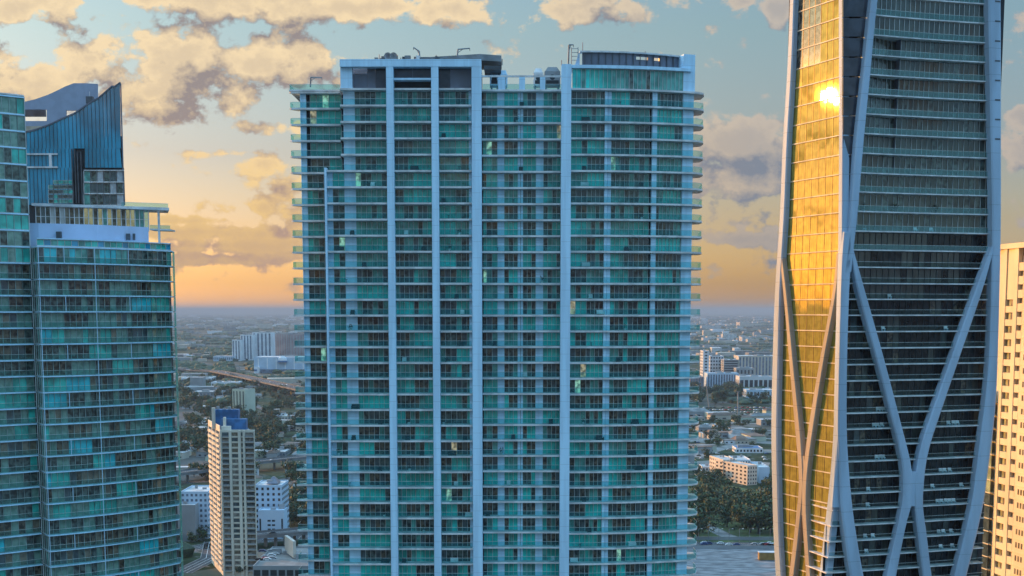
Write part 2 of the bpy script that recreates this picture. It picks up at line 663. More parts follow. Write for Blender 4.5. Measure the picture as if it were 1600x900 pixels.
# ------------------------------------------------------------------ the wide teal tower in the middle
def centre_tower():
    Y0 = 257.0
    x = lambda px, Y=Y0: X_at(px, Y)
    zt, zb = Z_at(137.5, Y0), Z_at(880.5, Y0)
    FH = (zt - zb) / 30
    NF = 33
    base = Vector((x(745), Y0 + 10, 0))
    T = thing('apartment_tower', 'wide teal glass apartment tower with white pillars and stacked balconies, in the middle', 'tower', base)
    floors = [zt - FH * i for i in range(NF)]        # slab tops
    ST = .36                                          # slab edge height
    slabs, rails, frames, panes, panels, posts = (Pieces(n, T) for n in ('floor_slab', 'balustrade', 'window_frame', 'pane', 'wall_panel', 'fin_wall'))
    R = 75.0
    xr0 = x(891)

    def yr(X):
        return Y0 + max(0, X - xr0) ** 2 / (2 * R)

    def arc(pa, pb, n, back=0.0):
        xa, xb = x(pa), x(pb)
        pts = []
        for k in range(n + 1):
            X = xa + (xb - xa) * k / n
            pts.append((X, yr(X)))
        return offset(pts, back) if back else pts

    YL, YE = 261.0, 258.6
    SB = 1.7                                          # windows stand this far behind the slab edge
    # rooms and curtains; sky reflection higher up put into greener panes, lower panes darker
    hi = [(.22, all_of('g_teal', 'g_teal', 'g_sea', 'g_sea')), (.10, all_of('g_teal2')), (.31, half(('g_teal', 'g_sea', 'g_teal'), ('g_dark', 'g_dark', 'g_sea'))), (.37, mix_of('g_sea', 'g_dark', 'g_dark', 'g_grey'))]
    lo = [(.11, all_of('g_teal', 'g_teal2', 'g_sea')), (.08, all_of('g_teal2', 'g_teal')), (.31, half(('g_teal', 'g_teal2'), ('g_dark', 'g_brown', 'g_brown', 'g_sea'))), (.50, mix_of('g_dark', 'g_brown', 'g_dark', 'g_brown', 'g_sea', 'g_grey'))]

    def bayX(pa, pb, y, z0, z1, n, fl, lit=.028):
        tb = hi if random.random() > max(0, (fl - 4) / 17) else lo
        s = pick(n, tb)
        if random.random() < lit:
            s[random.randrange(n)] = M['g_glow' if random.random() < .65 else 'g_warm']
        if callable(y):
            pts = y(pa, pb)
        else:
            pts = [(X_at(pa, y), y), (X_at(pb, y), y)]
        glazing(pts, z0, z1, n, s, panes, frames, M['frame'])

    def panel(pa, pb, y, z0, z1):
        mb = MB()
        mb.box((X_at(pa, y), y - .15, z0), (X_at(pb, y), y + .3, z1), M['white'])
        panels.add(mb, abs(pb - pa))

    for i in range(NF - 1):
        st, z1 = floors[i], floors[i] - ST            # this slab, and below it storey i
        z0 = floors[i + 1] + .01                      # floor of storey i
        wing_out = i >= 5
        zs = z1 - .01
        # slabs; i = 0 carries the roof
        slab([(x(458, YL), YL + .3), (x(461, YL), YL), (x(536 if not wing_out else 512, YL), YL)], 14, z1, st, slabs, M['slab'])
        slab([(x(536 if not wing_out else 511.5), Y0), (x(606.5), Y0)], 12, z1, st, slabs, M['slab'])
        slab([(x(618.5), Y0), (x(675.5), Y0)], 12, z1, st, slabs, M['slab'])
        slab([(x(687.5), Y0), (x(737.5), Y0)], 12, z1, st, slabs, M['slab'])
        slab([(x(753.5), YE), (x(875.5), YE)], 10, z1, st, slabs, M['slab'])
        pr = arc(889, 1088, 14) + [(x(1100), yr(x(1100)) + .9), (x(1104), yr(x(1104)) + 3.0), (x(1103), yr(x(1103)) + 7)]
        mb = MB()
        bk = [(x(1075), 271), (x(1020), 272.5), (xr0, 273)]
        mb.prism(pr + bk, z1, st, M['slab'])
        slabs.add(mb, 40)
        # balustrades on the slab below
        rb = floors[i + 1]
        h = 1.1
        if i < NF - 1:
            balustrade([(x(459, YL), YL + 4), (x(459, YL), YL + .3), (x(461.5, YL), YL + .05), (x(536 if not wing_out else 508, YL), YL + .05)], rb, h, M['rail'], rails, M['frame'])
            if wing_out:
                balustrade([(x(515), Y0 + .05), (x(606), Y0 + .05)], rb, h, M['rail'], rails, M['frame'])
            else:
                balustrade([(x(538), Y0 + .05), (x(606), Y0 + .05)], rb, h, M['rail'], rails, M['frame'])
            balustrade([(x(619), Y0 + .05), (x(675), Y0 + .05)], rb, h, M['rail'], rails, M['frame'])
            balustrade([(x(688), Y0 + .05), (x(737), Y0 + .05)], rb, h, M['rail'], rails, M['frame'])
            balustrade([(x(754), YE + .05), (x(814, YE), YE + .05)], rb, h, M['rail'], rails, M['frame'])
            balustrade([(x(814, YE), YE + .05), (x(875), YE + .05)], rb, h, M['rail'], rails, M['frame'])
            balustrade([(p[0], p[1] + .05) for p in arc(891.5, 955, 5)], rb, h, M['rail'], rails, M['frame'])
            balustrade([(p[0], p[1] + .05) for p in arc(955, 1088, 8)] + [(x(1099.5), yr(x(1100)) + 1.0), (x(1103), yr(x(1104)) + 3.0), (x(1102.5), yr(x(1103)) + 7)], rb, h, M['rail'], rails, M['frame'])
        # windows and panels
        yl, ya, ye = YL + 1.3, Y0 + SB, YE + SB - .2
        if wing_out:
            bayX(484, 509, yl, z0, zs, 3, i, .2)  # extra glowing panes added for the sky seen through the corner glass
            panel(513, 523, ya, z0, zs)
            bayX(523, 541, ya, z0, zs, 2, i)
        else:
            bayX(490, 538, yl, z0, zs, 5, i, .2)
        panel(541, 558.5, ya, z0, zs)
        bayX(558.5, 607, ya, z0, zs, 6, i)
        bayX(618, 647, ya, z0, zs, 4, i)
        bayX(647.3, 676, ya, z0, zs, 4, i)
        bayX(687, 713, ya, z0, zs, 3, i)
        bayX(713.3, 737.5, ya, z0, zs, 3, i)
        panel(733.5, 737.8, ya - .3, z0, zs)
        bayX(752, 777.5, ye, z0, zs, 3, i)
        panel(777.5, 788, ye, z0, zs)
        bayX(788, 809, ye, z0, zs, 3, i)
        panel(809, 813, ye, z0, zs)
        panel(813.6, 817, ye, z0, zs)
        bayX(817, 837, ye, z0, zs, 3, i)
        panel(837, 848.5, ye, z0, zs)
        bayX(848.5, 876, ye, z0, zs, 4, i, .04)
        ra = lambda a, b: arc(a, b, 4, SB - .3)
        bayX(891, 917, ra, z0, zs, 3, i)
        bayX(917.3, 944, ra, z0, zs, 4, i)
        bayX(955, 984, ra, z0, zs, 4, i)
        bayX(984.3, 1016, ra, z0, zs, 4, i)
        bayX(1027, 1069, ra, z0, zs, 7, i)
        for pa, pb, bk_ in ((944, 948.5, .7), (949.2, 954.5, .9), (1019.5, 1027, .75), (1070, 1087, 1.0)):
            q = arc(pa, pb, 1, bk_)
            mb = MB()
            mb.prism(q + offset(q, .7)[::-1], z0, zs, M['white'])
            panels.add(mb, pb - pa)
        if i < 32:      # white return wall at the left end of the wing
            mb = MB()
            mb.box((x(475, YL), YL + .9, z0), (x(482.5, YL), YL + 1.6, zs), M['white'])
            panels.add(mb, 8)
    for p in (slabs, rails, frames, panes, panels):
        p.flush()

    # pillars
    ztop = Z_at(92, Y0 - 1)
    zlow = 0.0

    def pillar(pa, pb, y0, y1, z0, z1, name='pillar'):
        mb = MB()
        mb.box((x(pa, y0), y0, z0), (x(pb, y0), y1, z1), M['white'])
        mb.build(name, T)
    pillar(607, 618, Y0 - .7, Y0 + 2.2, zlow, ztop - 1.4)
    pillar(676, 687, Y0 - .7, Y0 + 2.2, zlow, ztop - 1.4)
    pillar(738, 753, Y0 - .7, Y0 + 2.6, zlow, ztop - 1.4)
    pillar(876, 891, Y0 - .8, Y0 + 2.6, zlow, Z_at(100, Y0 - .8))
    pillar(510, 513.2, Y0 - .3, Y0 + 2.0, zlow, Z_at(262, Y0))
    pillar(474.6, 475.6, YL + .5, YL + 3, zlow, floors[0] - ST)
    # building core behind the glass, and the floors out of sight below
    core = MB()
    core.prism([(x(541), YL + 1.7), (x(542), Y0 + 2.1), (x(745), Y0 + 2.1), (x(760), YE + 2.0), (x(875), YE + 2.0), (xr0, Y0 + 2.3), (x(990), yr(x(990)) + 2.1), (x(1086), yr(x(1086)) + 2.3), (x(1082), 268), (x(1015), 271.5), (xr0, 272.5), (x(760), 277), (x(541), 280)], 0, floors[0] - ST - .05, M['dark'])
    core.build('core', T)
    core = MB()
    core.prism([(x(484, YL + 1.5), YL + 1.7), (x(540.8), YL + 1.7), (x(540.8), 279), (x(484), 279)], 0, floors[0] - ST - .05, M['dark'])
    core.build('core', T)
    core = MB()
    core.prism([(x(513), Y0 + 2.1), (x(540.8), Y0 + 2.1), (x(540.8), YL + 1.69), (x(513), YL + 1.69)], 0, floors[5] - ST - .05, M['dark'])
    core.build('core', T)

    # roof storey: frame beam, grey panels between the pillars
    b = MB()
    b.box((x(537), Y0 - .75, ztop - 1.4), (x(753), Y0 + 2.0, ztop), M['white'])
    b.build('roof_beam', T)
    pillar(537, 555, Y0 + .2, Y0 + 1.6, floors[0] + .01, ztop - 1.42, 'roof_pier')
    zr0, zr1 = floors[0] + .01, ztop - 1.41
    for pa, pb, m in ((555, 577, 'mauve'), (577, 590, 'mauve'), (590, 607, 'g_slate'), (687, 705, 'g_slate'), (705, 738, 'mauve')):
        k = MB()
        k.box((x(pa) + .03, Y0 + 1.4, zr0), (x(pb) - .03, Y0 + 1.7, zr1 if pa != 555 else zr1 - 1.0), M[m])
        k.build('roof_panel', T)
    for pa, pb in ((618, 647), (647, 676)):
        k = MB()
        k.box((x(pa) + .03, Y0 + 1.3, Z_at(121, Y0)), (x(pb) - .03, Y0 + 1.6, zr1), M['g_slate'])
        k.build('roof_panel', T)
    k = MB()
    k.box((x(618.2), Y0 - .2, Z_at(125, Y0)), (x(675.8), Y0 + 2, Z_at(122, Y0)), M['white'])
    k.build('roof_ledge', T)
    k = MB()
    k.box((x(618.2), Y0 + 2.0, zr0), (x(675.8), Y0 + 2.3, Z_at(125, Y0)), M['dark'])
    k.build('roof_panel', T)
    # machine deck on the roof behind the frame
    yb = Y0 + 9
    k = MB()
    k.prism([(x(652, yb), yb - 2), (x(752, yb), yb - 6), (x(784, yb), yb - 4.5), (x(784, yb), yb + 4), (x(652, yb), yb + 5)], Z_at(103, yb), Z_at(93.5, yb), M['grey'])
    k.build('roof_deck', T)
    k = MB()
    k.box((x(757), Y0 + 2.4, Z_at(105, Y0)), (x(783), Y0 + 10, Z_at(99, Y0)), M['dgrey'])
    k.build('roof_deck', T)
    k = MB()
    k.box((x(540), Y0 + 6, floors[0] + .2), (x(752), Y0 + 16, ztop - .3), M['mauve'])
    k.build('machine_room', T)
    for pa, pb, ya_, yt in ((596, 624, 92, 99), (604, 621, 89, 92), (660, 683, 89, 94.5), (640, 652, 96, 100), (676, 684, 90.5, 94)):
        y = Y0 + 8
        k = MB()
        k.box((x(pa, y), y, Z_at(yt, y)), (x(pb, y), y + 3, Z_at(ya_, y)), M['dgrey'])
        k.build('roof_unit', T)
    rnd = random.Random(8)
    for _ in range(22):
        y = Y0 + rnd.uniform(4, 9)
        pa = rnd.choice((rnd.uniform(575, 640), rnd.uniform(640, 750)))
        w = rnd.uniform(3, 9)
        k = MB()
        k.box((x(pa, y), y, ztop - .8), (x(pa + w, y), y + rnd.uniform(1, 2.5), Z_at(rnd.uniform(86.5, 91), y)), M[rnd.choice(('dgrey', 'grey', 'mauve', 'slab'))])
        k.build('roof_unit', T)
    for pxa in (606, 615):          # dishes
        y = Y0 + 5
        c = P(pxa, 88, y)
        k = MB()
        k.tube((c.x, y, ztop - .8), (c.x, y, c.z), .08, M['grey'], 5)
        ring = [(c.x + .75 * cos(a), y - .2, c.z + .75 * sin(a)) for a in [2 * pi * j / 12 for j in range(12)]]
        rin = [(c.x + .15 * cos(a), y + .15, c.z + .15 * sin(a)) for a in [2 * pi * j / 12 for j in range(12)]]
        k.hexa(rin, ring, M['grey'], cap=False)
        k.build('dish', T)
    # antennas and dishes between the units
    for pxa, ya_ in ((597, 85), (600, 88), (625, 86), (630, 90), (684, 86), (1004, 80), (908, 66), (785, 92), (876, 94)):
        y = Y0 + 7
        k = MB()
        k.tube((x(pxa, y), y, Z_at(102, y)), (x(pxa, y), y, Z_at(ya_, y)), .09, M['grey'], 5)
        k.build('antenna', T)

    def davit(p0, p1, p2, y):
        k = MB()
        a, b_, c = P(*p0, y), P(*p1, y), P(*p2, y)
        k.tube(a, b_, .17, M['grey'])
        k.tube(b_, c, .13, M['grey'])
        k.tube(a + (b_ - a) * .65, b_ + (c - b_) * .45, .07, M['grey'], 5)
        k.tube(c, c + Vector((0, 0, -.5)), .06, M['dgrey'], 5)
        k.build('davit', T)
    davit((656, 94), (655, 80), (646, 74), Y0 + 8)
    davit((714, 93), (715.5, 77), (734, 75.5), Y0 + 8)
    davit((485, 136), (485.5, 121), (503, 121.5), YL + 6)
    davit((888, 101), (889, 70), (896, 70), Y0 + 5)

    # left wing roof: glass rail and top slab edge
    k = MB()
    k.prism([(x(458, YL), YL - .1), (x(537, YL), YL - .1), (x(537, YL), YL + 13), (x(458, YL), YL + 13)], floors[0] + .01, floors[0] + .35, M['slab'])
    k.build('roof_slab', T)
    rr = Pieces('roof_balustrade', T)
    balustrade([(x(459, YL), YL + 6), (x(459, YL), YL + .1), (x(536, YL), YL + .1)], floors[0] + .36, 1.0, M['rail'], rr, M['frame'])
    rr.flush()

    # middle part roof: posts, beam and cooling units
    for pa, pb in ((779, 790), (811, 820), (843, 851)):
        k = MB()
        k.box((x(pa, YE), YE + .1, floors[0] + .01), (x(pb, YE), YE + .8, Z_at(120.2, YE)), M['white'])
        k.build('roof_post', T)
    k = MB()
    k.box((x(753.5, YE), YE + .1, Z_at(120, YE)), (x(876, YE), YE + .7, Z_at(117.5, YE)), M['slab'])
    k.build('roof_rail', T)
    rr = Pieces('roof_balustrade', T)
    balustrade([(x(755, YE), YE + .15), (x(875, YE), YE + .15)], floors[0] + .02, 1.0, M['rail'], rr, M['frame'])
    rr.flush()
    for pa, pb, yt, m in ((766, 780, 112, 'white'), (781, 793, 111, 'white'), (833, 848, 108, 'slab'), (850, 874, 106, 'grey')):
        y = YE + 5
        k = MB()
        xa, xb, z0, z1 = x(pa, y), x(pb, y), floors[0] + .02, Z_at(yt + 5, y)
        k.box((xa, y, z0 + 1.6), (xb, y + 3, z1), M[m])
        for q in (xa + .2, xb - .5):
            k.box((q, y + .2, z0), (q + .3, y + .5, z0 + 1.6), M['grey'])
            k.box((q, y + 2.5, z0), (q + .3, y + 2.8, z0 + 1.6), M['grey'])
        cu = k.build('cooling_unit', T)
        k = MB()
        m0 = (xa + xb) / 2
        w = (xb - xa) * .42
        k.hexa([(xa + .1, y + .2, z1 + .01), (xb - .1, y + .2, z1 + .01), (xb - .1, y + 2.8, z1 + .01), (xa + .1, y + 2.8, z1 + .01)],
               [(m0 - w * .7, y + .7, z1 + .9), (m0 + w * .7, y + .7, z1 + .9), (m0 + w * .7, y + 2.3, z1 + .9), (m0 - w * .7, y + 2.3, z1 + .9)], M[m])
        k.build('fan_hood', cu)
        k = MB()
        ring = [(m0 + .55 * cos(a), y - .02, (z0 + z1) / 2 + 1.0 + .55 * sin(a)) for a in [2 * pi * j / 10 for j in range(10)]]
        k.face(ring, M['dark'])
        k.build('fan_opening', cu)
        k = MB()
        k.box((xa + .3, y - .04, z0 + 1.9), (xb - .3, y - .01, z0 + 2.6), M['dark'])
        k.build('louvre', cu)

    # round right-hand crown: tall glass band, parapet and open top
    zc0, zc1 = floors[0] + .01, Z_at(106, Y0)
    fr, pa_ = Pieces('window_frame', T), Pieces('pane', T)
    q = arc(893, 1068, 22, .8)
    glazing(q, zc0, zc1, 26, [M[random.choice(('g_teal', 'g_teal', 'g_teal2', 'g_sea'))] if i < 10 else M[random.choice(('g_sea', 'g_dark', 'g_sea'))] for i in range(26)], pa_, fr, M['frame'])
    fr.flush()
    pa_.flush()
    q = arc(1068.3, 1087, 3, .6)
    k = MB()
    k.prism(q + offset(q, 2.5)[::-1], zc0, Z_at(86, Y0 + 5), M['white'])
    k.build('crown_wall', T)
    q = arc(891.5, 1080, 16, .1)
    k = MB()
    k.prism(q + offset(q, 6)[::-1], zc1 + .01, Z_at(101, Y0), M['white'])
    k.build('crown_ledge', T)
    zt0, zt1 = Z_at(100.9, Y0), Z_at(79, Y0 + 1.0)

    def drum(pa, pb, n, back):
        pts = []
        for k_ in range(n + 1):
            X = x(pa) + (x(pb) - x(pa)) * k_ / n
            pts.append((X, Y0 + 1.0 + max(0, X - x(915)) ** 2 / (2 * 36.0) + back))
        return pts
    q = drum(908, 1076, 18, .5)
    k = MB()
    for i in range(18):          # wall with two openings through which the sky shows
        s = [q[i], q[i + 1]]
        s = s + offset(s, .35)[::-1]
        if i in (9, 10, 12):
            k.prism(s, zt0, zt0 + 1.5, M['mauve'])
            k.prism(s, zt1 - .75, zt1 - .3, M['mauve'])
        else:
            k.prism(s, zt0, zt1 - .3, M['mauve'])
    k.build('crown_wall', T)
    q = drum(904, 1088, 18, 0)
    k = MB()
    for i in range(18):
        s = [q[i], q[i + 1]]
        k.prism(s + offset(s, 1.5)[::-1], zt1 - .29, zt1, M['slab'])
    k.build('crown_cornice', T)
    ribs = Pieces('crown_rib', T)
    for p in drum(912, 1074, 15, .35):
        k = MB()
        k.box((p[0] - .07, p[1] - .1, zt0 + .01), (p[0] + .07, p[1] + .2, zt1 - .3), M['dgrey'])
        ribs.add(k)
    ribs.flush()
    k = MB()          # raking end wall that catches the sun
    a0, a1 = P(898, 101, Y0 + 1.6), P(909, 80, Y0 + 1.6)
    k.hexa([(a0.x, Y0 + 1.6, zt0), (a1.x - .4, Y0 + 1.5, zt0), (a1.x - .4, Y0 + 14, zt0), (a0.x, Y0 + 14, zt0)],
           [(a1.x - .6, Y0 + 1.6, zt1 - .3), (a1.x - .4, Y0 + 1.5, zt1 - .3), (a1.x - .4, Y0 + 14, zt1 - .3), (a1.x - .6, Y0 + 14, zt1 - .3)], M['beamc'])
    k.build('crown_end_wall', T)
    # ladder frame beside the crown
    k = MB()
    y = Y0 + 4
    for pxa in (891, 901):
        k.tube((x(pxa, y), y, Z_at(101, y)), (x(pxa, y), y, Z_at(74, y)), .08, M['grey'], 5)
    for yy in (76, 82, 88, 94):
        k.tube((x(891, y), y, Z_at(yy, y)), (x(901, y), y, Z_at(yy, y)), .06, M['grey'], 5)
    k.build('ladder_frame', T)
    rnd = random.Random(21)
    spots = [(523, 600, Y0 + .9, 'left'), (622, 672, Y0 + .9, 'second'), (691, 732, Y0 + .9, 'third'), (757, 872, YE + .9, 'fourth'), (895, 940, Y0 + .9, 'right'), (960, 1010, None, 'right')]
    for i in range(1, 31):
        for pa, pb, y, nm in spots:
            if rnd.random() < .55:
                X = x(rnd.uniform(pa, pb))
                yy = y if y else yr(X) + .9
                z = floors[i] + .012
                seat_or_plant(rnd, X, yy, z, nm, i)
    return T, floors


def seat_or_plant(rnd, X, Y, z, nm, i):
    lvl = 'top' if i < 9 else 'upper middle' if i < 16 else 'lower middle' if i < 23 else 'bottom'
    k = MB()
    r = rnd.random()
    if r < .6:
        w = rnd.choice((.4, .4, .8))
        m = M['wicker'] if rnd.random() < .7 else M['furn']
        k.box((X - w, Y - .4, z + .12), (X + w, Y + .3, z + .42), m)
        k.box((X - w, Y + .301, z + .12), (X + w, Y + .42, z + .95), m)
        for s in (-w + .05, w - .05):
            k.box((X + s - .05, Y - .4, z + .421), (X + s + .05, Y + .3, z + .66), m)
            k.box((X + s - .05, Y - .35, z), (X + s + .05, Y - .25, z + .119), m)
            k.box((X + s - .05, Y + .2, z), (X + s + .05, Y + .3, z + .119), m)
        o = k.build('balcony_sofa' if w > .5 else 'balcony_chair', None, base=(X, Y, z))
        tag(o, '%s %s on a balcony of the %s bay, %s storeys of the teal tower' % ('dark' if m is M['wicker'] else 'white', 'sofa' if w > .5 else 'chair', nm, lvl), 'sofa' if w > .5 else 'chair', 'seats on the teal tower balconies')
    elif r < .8:
        k.hexa([(X + .3 * cos(a), Y + .3 * sin(a), z + .68) for a in [pi / 4 * q for q in range(8)]], [(X + .3 * cos(a), Y + .3 * sin(a), z + .74) for a in [pi / 4 * q for q in range(8)]], M['wicker'])
        k.tube((X, Y, z + .03), (X, Y, z + .679), .05, M['dgrey'])
        k.hexa([(X + .22 * cos(a), Y + .22 * sin(a), z) for a in [pi / 4 * q for q in range(8)]], [(X + .22 * cos(a), Y + .22 * sin(a), z + .029) for a in [pi / 4 * q for q in range(8)]], M['dgrey'])
        tag(k.build('balcony_table', None, base=(X, Y, z)), 'small round table on a balcony of the %s bay, %s storeys, teal tower' % (nm, lvl), 'table', 'tables on the teal tower balconies')
    else:
        k.hexa([(X + .2 * cos(a), Y + .2 * sin(a), z) for a in [pi / 4 * q for q in range(8)]], [(X + .28 * cos(a), Y + .28 * sin(a), z + .45) for a in [pi / 4 * q for q in range(8)]], M['slab'])
        t = thing('potted_plant', 'potted plant on a balcony of the %s bay, %s storeys of the teal tower' % (nm, lvl), 'plant', (X, Y, z), 'potted plants on the teal tower balconies')
        k.build('pot', t)
        k = MB()
        for _ in range(40):
            v = Vector((X + rnd.gauss(0, .24), Y + rnd.gauss(0, .2), z + abs(rnd.gauss(.85, .3))))
            a = Vector((rnd.uniform(-1, 1), rnd.uniform(-1, 1), rnd.uniform(-1, 1))) * .16
            b = Vector((rnd.uniform(-1, 1), rnd.uniform(-1, 1), rnd.uniform(-1, 1))) * .1
            k.face([v - a, v + b, v + a, v - b], M['leaf0'])
        k.build('leaves', t)


# ------------------------------------------------------------------ the curved tower on the left
def left_tower():
    main = [(-90.2, 246.0), (-87.1, 248.1), (-83.9, 250.4), (-80.4, 253.4), (-77.1, 256.7), (-74.3, 259.9), (-71.6, 263.4), (-70.0, 266.0)]
    sect = [(-107, 238.0), (-101, 242.3), (-96.5, 245.8), (-92.7, 249.0)]
    zt, zb = Z_at(409.7, 246, 67), Z_at(886, 246, 67)
    FH = (zt - zb) / 19
    T = thing('apartment_tower', 'curved green glass tower with thin white floor lines and lilac roof wall', 'tower', Vector((-85, 258, 0)))
    slabs, rails, frames, panes, fins = (Pieces(n, T) for n in ('floor_slab', 'balustrade', 'window_frame', 'pane', 'mullion_fin'))
    tb = [(.15, runs('g_teal', 'g_green', 'g_teal')), (.08, runs('g_cyan', 'g_cyan', 'g_teal')), (.42, runs('g_dark', 'g_green', 'g_green', 'g_dark', 'g_brown')), (.35, mix_of('g_dark', 'g_green', 'g_brown', 'g_grey', 'g_tan', 'g_green'))]
    up = [(.5, mix_of('g_green', 'g_teal', 'g_green')), (.5, mix_of('g_green', 'g_dark', 'g_teal'))]

    def storey(path, z0, z1, segs, back, table, rail=True, ends=True):
        inner = offset(path, back)
        cuts = resample(inner, segs[1])
        per = segs[0]
        for k in range(0, segs[1], per):
            e = min(k + per, segs[1])
            glazing(cuts[k:e + 1], z0, z1, e - k, pick(e - k, table), panes, frames, M['lframe'])
        if rail:
            balustrade(offset(path, .04), z0, 1.05, M['rail_grey'], rails, M['frame'])

    N = 22
    zs = [zt + FH - FH * i for i in range(N + 1)]
    for i in range(N):
        z1, z0 = zs[i], zs[i + 1]
        slab(main + [(-71.0, 272), ], 9, z0 - .2, z0, slabs, M['white'])
        storey(main, z0 + .01, z1 - .25, (4, 24), 1.1 if i else .25, tb if i else [(1, mix_of('g_grey', 'g_sea', 'g_dark', 'g_cyan'))], True)
        # fins from slab to slab
        for k in (0, 9) if i % 3 else (0, 4, 9, 15):
            p = resample(main, 24)[k]
            mb = MB()
            mb.obox((p[0] + .1, p[1] + .12), radians(41), .1, .1, z0 + .01, z1 - .25, M['white'])
            fins.add(mb)
        # glazed return in the notch beside the left part
        glazing([(-92.9, 249.7), (-90.55, 246.75)], z0 + .01, z1 - .25, 3, [M['g_green'], M['g_dark'], M['g_teal']], panes, frames, M['lframe'])
        # green end wall of the tower, storey by storey
        mb = MB()
        mb.prism([(-69.85, 266.1), (-69.75, 267.4), (-72.0, 275.5), (-72.2, 275.4), (-70.1, 267.5)], z0 + .01, z1 - .25, M['clear'])
        rails.add(mb, 50)
    slab(main + [(-71.0, 272)], 9, zs[0] - .24, zs[0] + .02, slabs, M['white'])
    # left part of the tower, rising past the roof of the curved part
    NL = 22
    zl = [zs[0] + FH * (8 - i) for i in range(NL + 9)]
    for i in range(NL + 8):
        z1, z0 = zl[i], zl[i + 1]
        slab(sect, 10, z0 - .24, z0, slabs, M['white'])
        storey(sect, z0 + .01, z1 - .25, (4, 13), .9 if i > 8 else .2, tb if i > 8 else up, i > 8)
    zpt = Z_at(147, 248, 40)
    slab(sect, 10, zl[0] - .24, zl[0], slabs, M['white'])
    storey(sect, zl[0] + .01, zpt - .25, (4, 13), .2, up, False)
    slab(sect, 10, zpt - .24, zpt, slabs, M['slab'])
    fr2 = MB()
    fr2.band(offset(sect, -.05), .2, (zl[0] + zpt) / 2 + 1.2, (zl[0] + zpt) / 2 + 1.45, M['white'])
    fr2.build('floor_slab', T)
    # its right-hand side wall, glazed
    for i in range(-1, NL + 8):
        z0 = zl[i + 1]
        z1 = zpt if i < 0 else zl[i]
        a, b = (-92.72, 249.05), (-95.9, 257.0)
        glazing([a, b], z0 + .01, z1 - .25, 5, [M['g_sea'], M['g_dark'], M['g_teal']], panes, frames, M['frame'])
    for p in (slabs, rails, frames, panes, fins):
        p.flush()
    core = MB()
    core.prism(offset(main, 1.6) + [(-74, 280), (-98, 280), (-98, 252), (-92.5, 252)], 0, zs[0] - .3, M['dark'])
    core.build('core', T)
    core = MB()
    core.prism(offset(sect, 1.4) + [(-96.2, 254), (-105.5, 278), (-120, 278), (-120, 240)], 0, zpt - .3, M['dark'])
    core.build('core', T)

    # teal parapet band of the curved roof and the lilac wall on it
    zr = zs[0] + .03
    pb = Pieces('parapet_pane', T)
    pf = Pieces('parapet_frame', T)
    glazing(offset(main, .3), zr, zr + 1.25, 22, [M['g_teal'], M['g_blue'], M['g_sea'], M['g_teal']], pb, pf, M['frame'])
    pb.flush()
    pf.flush()
    mb = MB()
    mb.band(main, .4, zr + 1.26, zr + 1.45, M['white'])
    mb.build('parapet_cap', T)
    k = MB()
    yp = 259.0
    zw0, zw1 = zr, Z_at(350, yp, 130)
    wall = [P(38, 360, 256).xy, P(60, 360, 256.4).xy, P(150, 360, 261).xy, P(232, 360, 269).xy]
    k.band([tuple(p) for p in wall], .5, zw0, zw1, mat('lilac_roof_wall', (.50, .56, .72), .6, var=.05, nscale=.2))
    k.build('roof_wall', T)
    k = MB()
    k.prism([tuple(P(38, 360, 258).xy), tuple(P(232, 360, 270).xy), tuple(P(225, 360, 278).xy), tuple(P(40, 360, 276).xy)], zw0, zw1 - .6, M['slab'])
    k.build('roof_deck', T)
    for pxa, w, yy in ((93, .5, 366), (201, .35, 369), (210, .2, 369)):
        o = P(pxa, yy, 255 + (pxa - 60) * .075)
        k = MB()
        k.box((o.x - w, o.y - .6, o.z - .8), (o.x + w, o.y, o.z + .5), M['dgrey'])
        k.build('roof_unit', T)
    # glass penthouse under a flat canopy
    A, B = P(56, 340, 262), P(232, 340, 272)
    zc0, zc1 = zw1 - .7, Z_at(322, 262, 60)
    pp, pf = Pieces('penthouse_pane', T), Pieces('penthouse_frame', T)
    names = ['g_brown', 'g_grey', 'g_dark', 'g_white', 'g_brown', 'g_white', 'g_tan', 'g_brown', 'g_tan', 'g_brown', 'g_goldpane', 'g_goldpane', 'g_brown', 'g_goldpane', 'g_sea', 'g_goldpane', 'g_brown', 'g_goldpane', 'g_brown', 'g_goldpane', 'g_goldpane', 'g_sea', 'g_sea', 'clear']
    M['g_white'] = mat('white_blind_glass', (.45, .44, .42), var=.15, **GL)
    M['g_goldpane'] = mat('gold_reflecting_glass', (.55, .42, .22), rough=.06, metal=.7, var=.3, nscale=.4)
    glazing([(A.x, A.y), (B.x, B.y)], zc0, zc1, 24, [M[n] for n in names], pp, pf, M['slab'], mull=.16, bars=(zc0 + 2.4,))
    pp.flush()
    pf.flush()
    k = MB()
    C_, D_ = P(266, 322, 274), P(262, 322, 281)
    k.prism([(A.x - .4, A.y - 1.0), (B.x, B.y - 1.2), (C_.x, C_.y - 1), (D_.x, D_.y), (A.x, A.y + 9)], zc1 + .01, zc1 + .55, M['slab'])
    k.build('canopy', T)
    k = MB()
    k.prism([(A.x + .4, A.y + .6), (P(205, 330, 270).x, 270.8), (P(205, 330, 270).x, 277), (A.x, A.y + 8)], zc0, zc1 - .02, M['dark'])
    k.build('core', T)
    k = MB()
    o = P(248, 340, 273)
    k.box((o.x - .2, o.y - .2, zr), (o.x + .2, o.y + .2, zc1), M['slab'])
    k.build('canopy_post', T)
    k = MB()
    o1, o2 = P(234, 358, 272), P(266, 358, 274)
    k.prism([(o1.x, o1.y), (o2.x, o2.y), (o2.x, o2.y + 4), (o1.x, o1.y + 4)], o1.z - .2, o1.z + .12, M['slab'])
    k.build('canopy_shelf', T)
    rr = Pieces('canopy_balustrade', T)
    balustrade([(P(190, 320, 269).x, 268.8), (C_.x - .2, C_.y - .9)], zc1 + .56, .8, M['rail_pale'], rr, M['slab'])
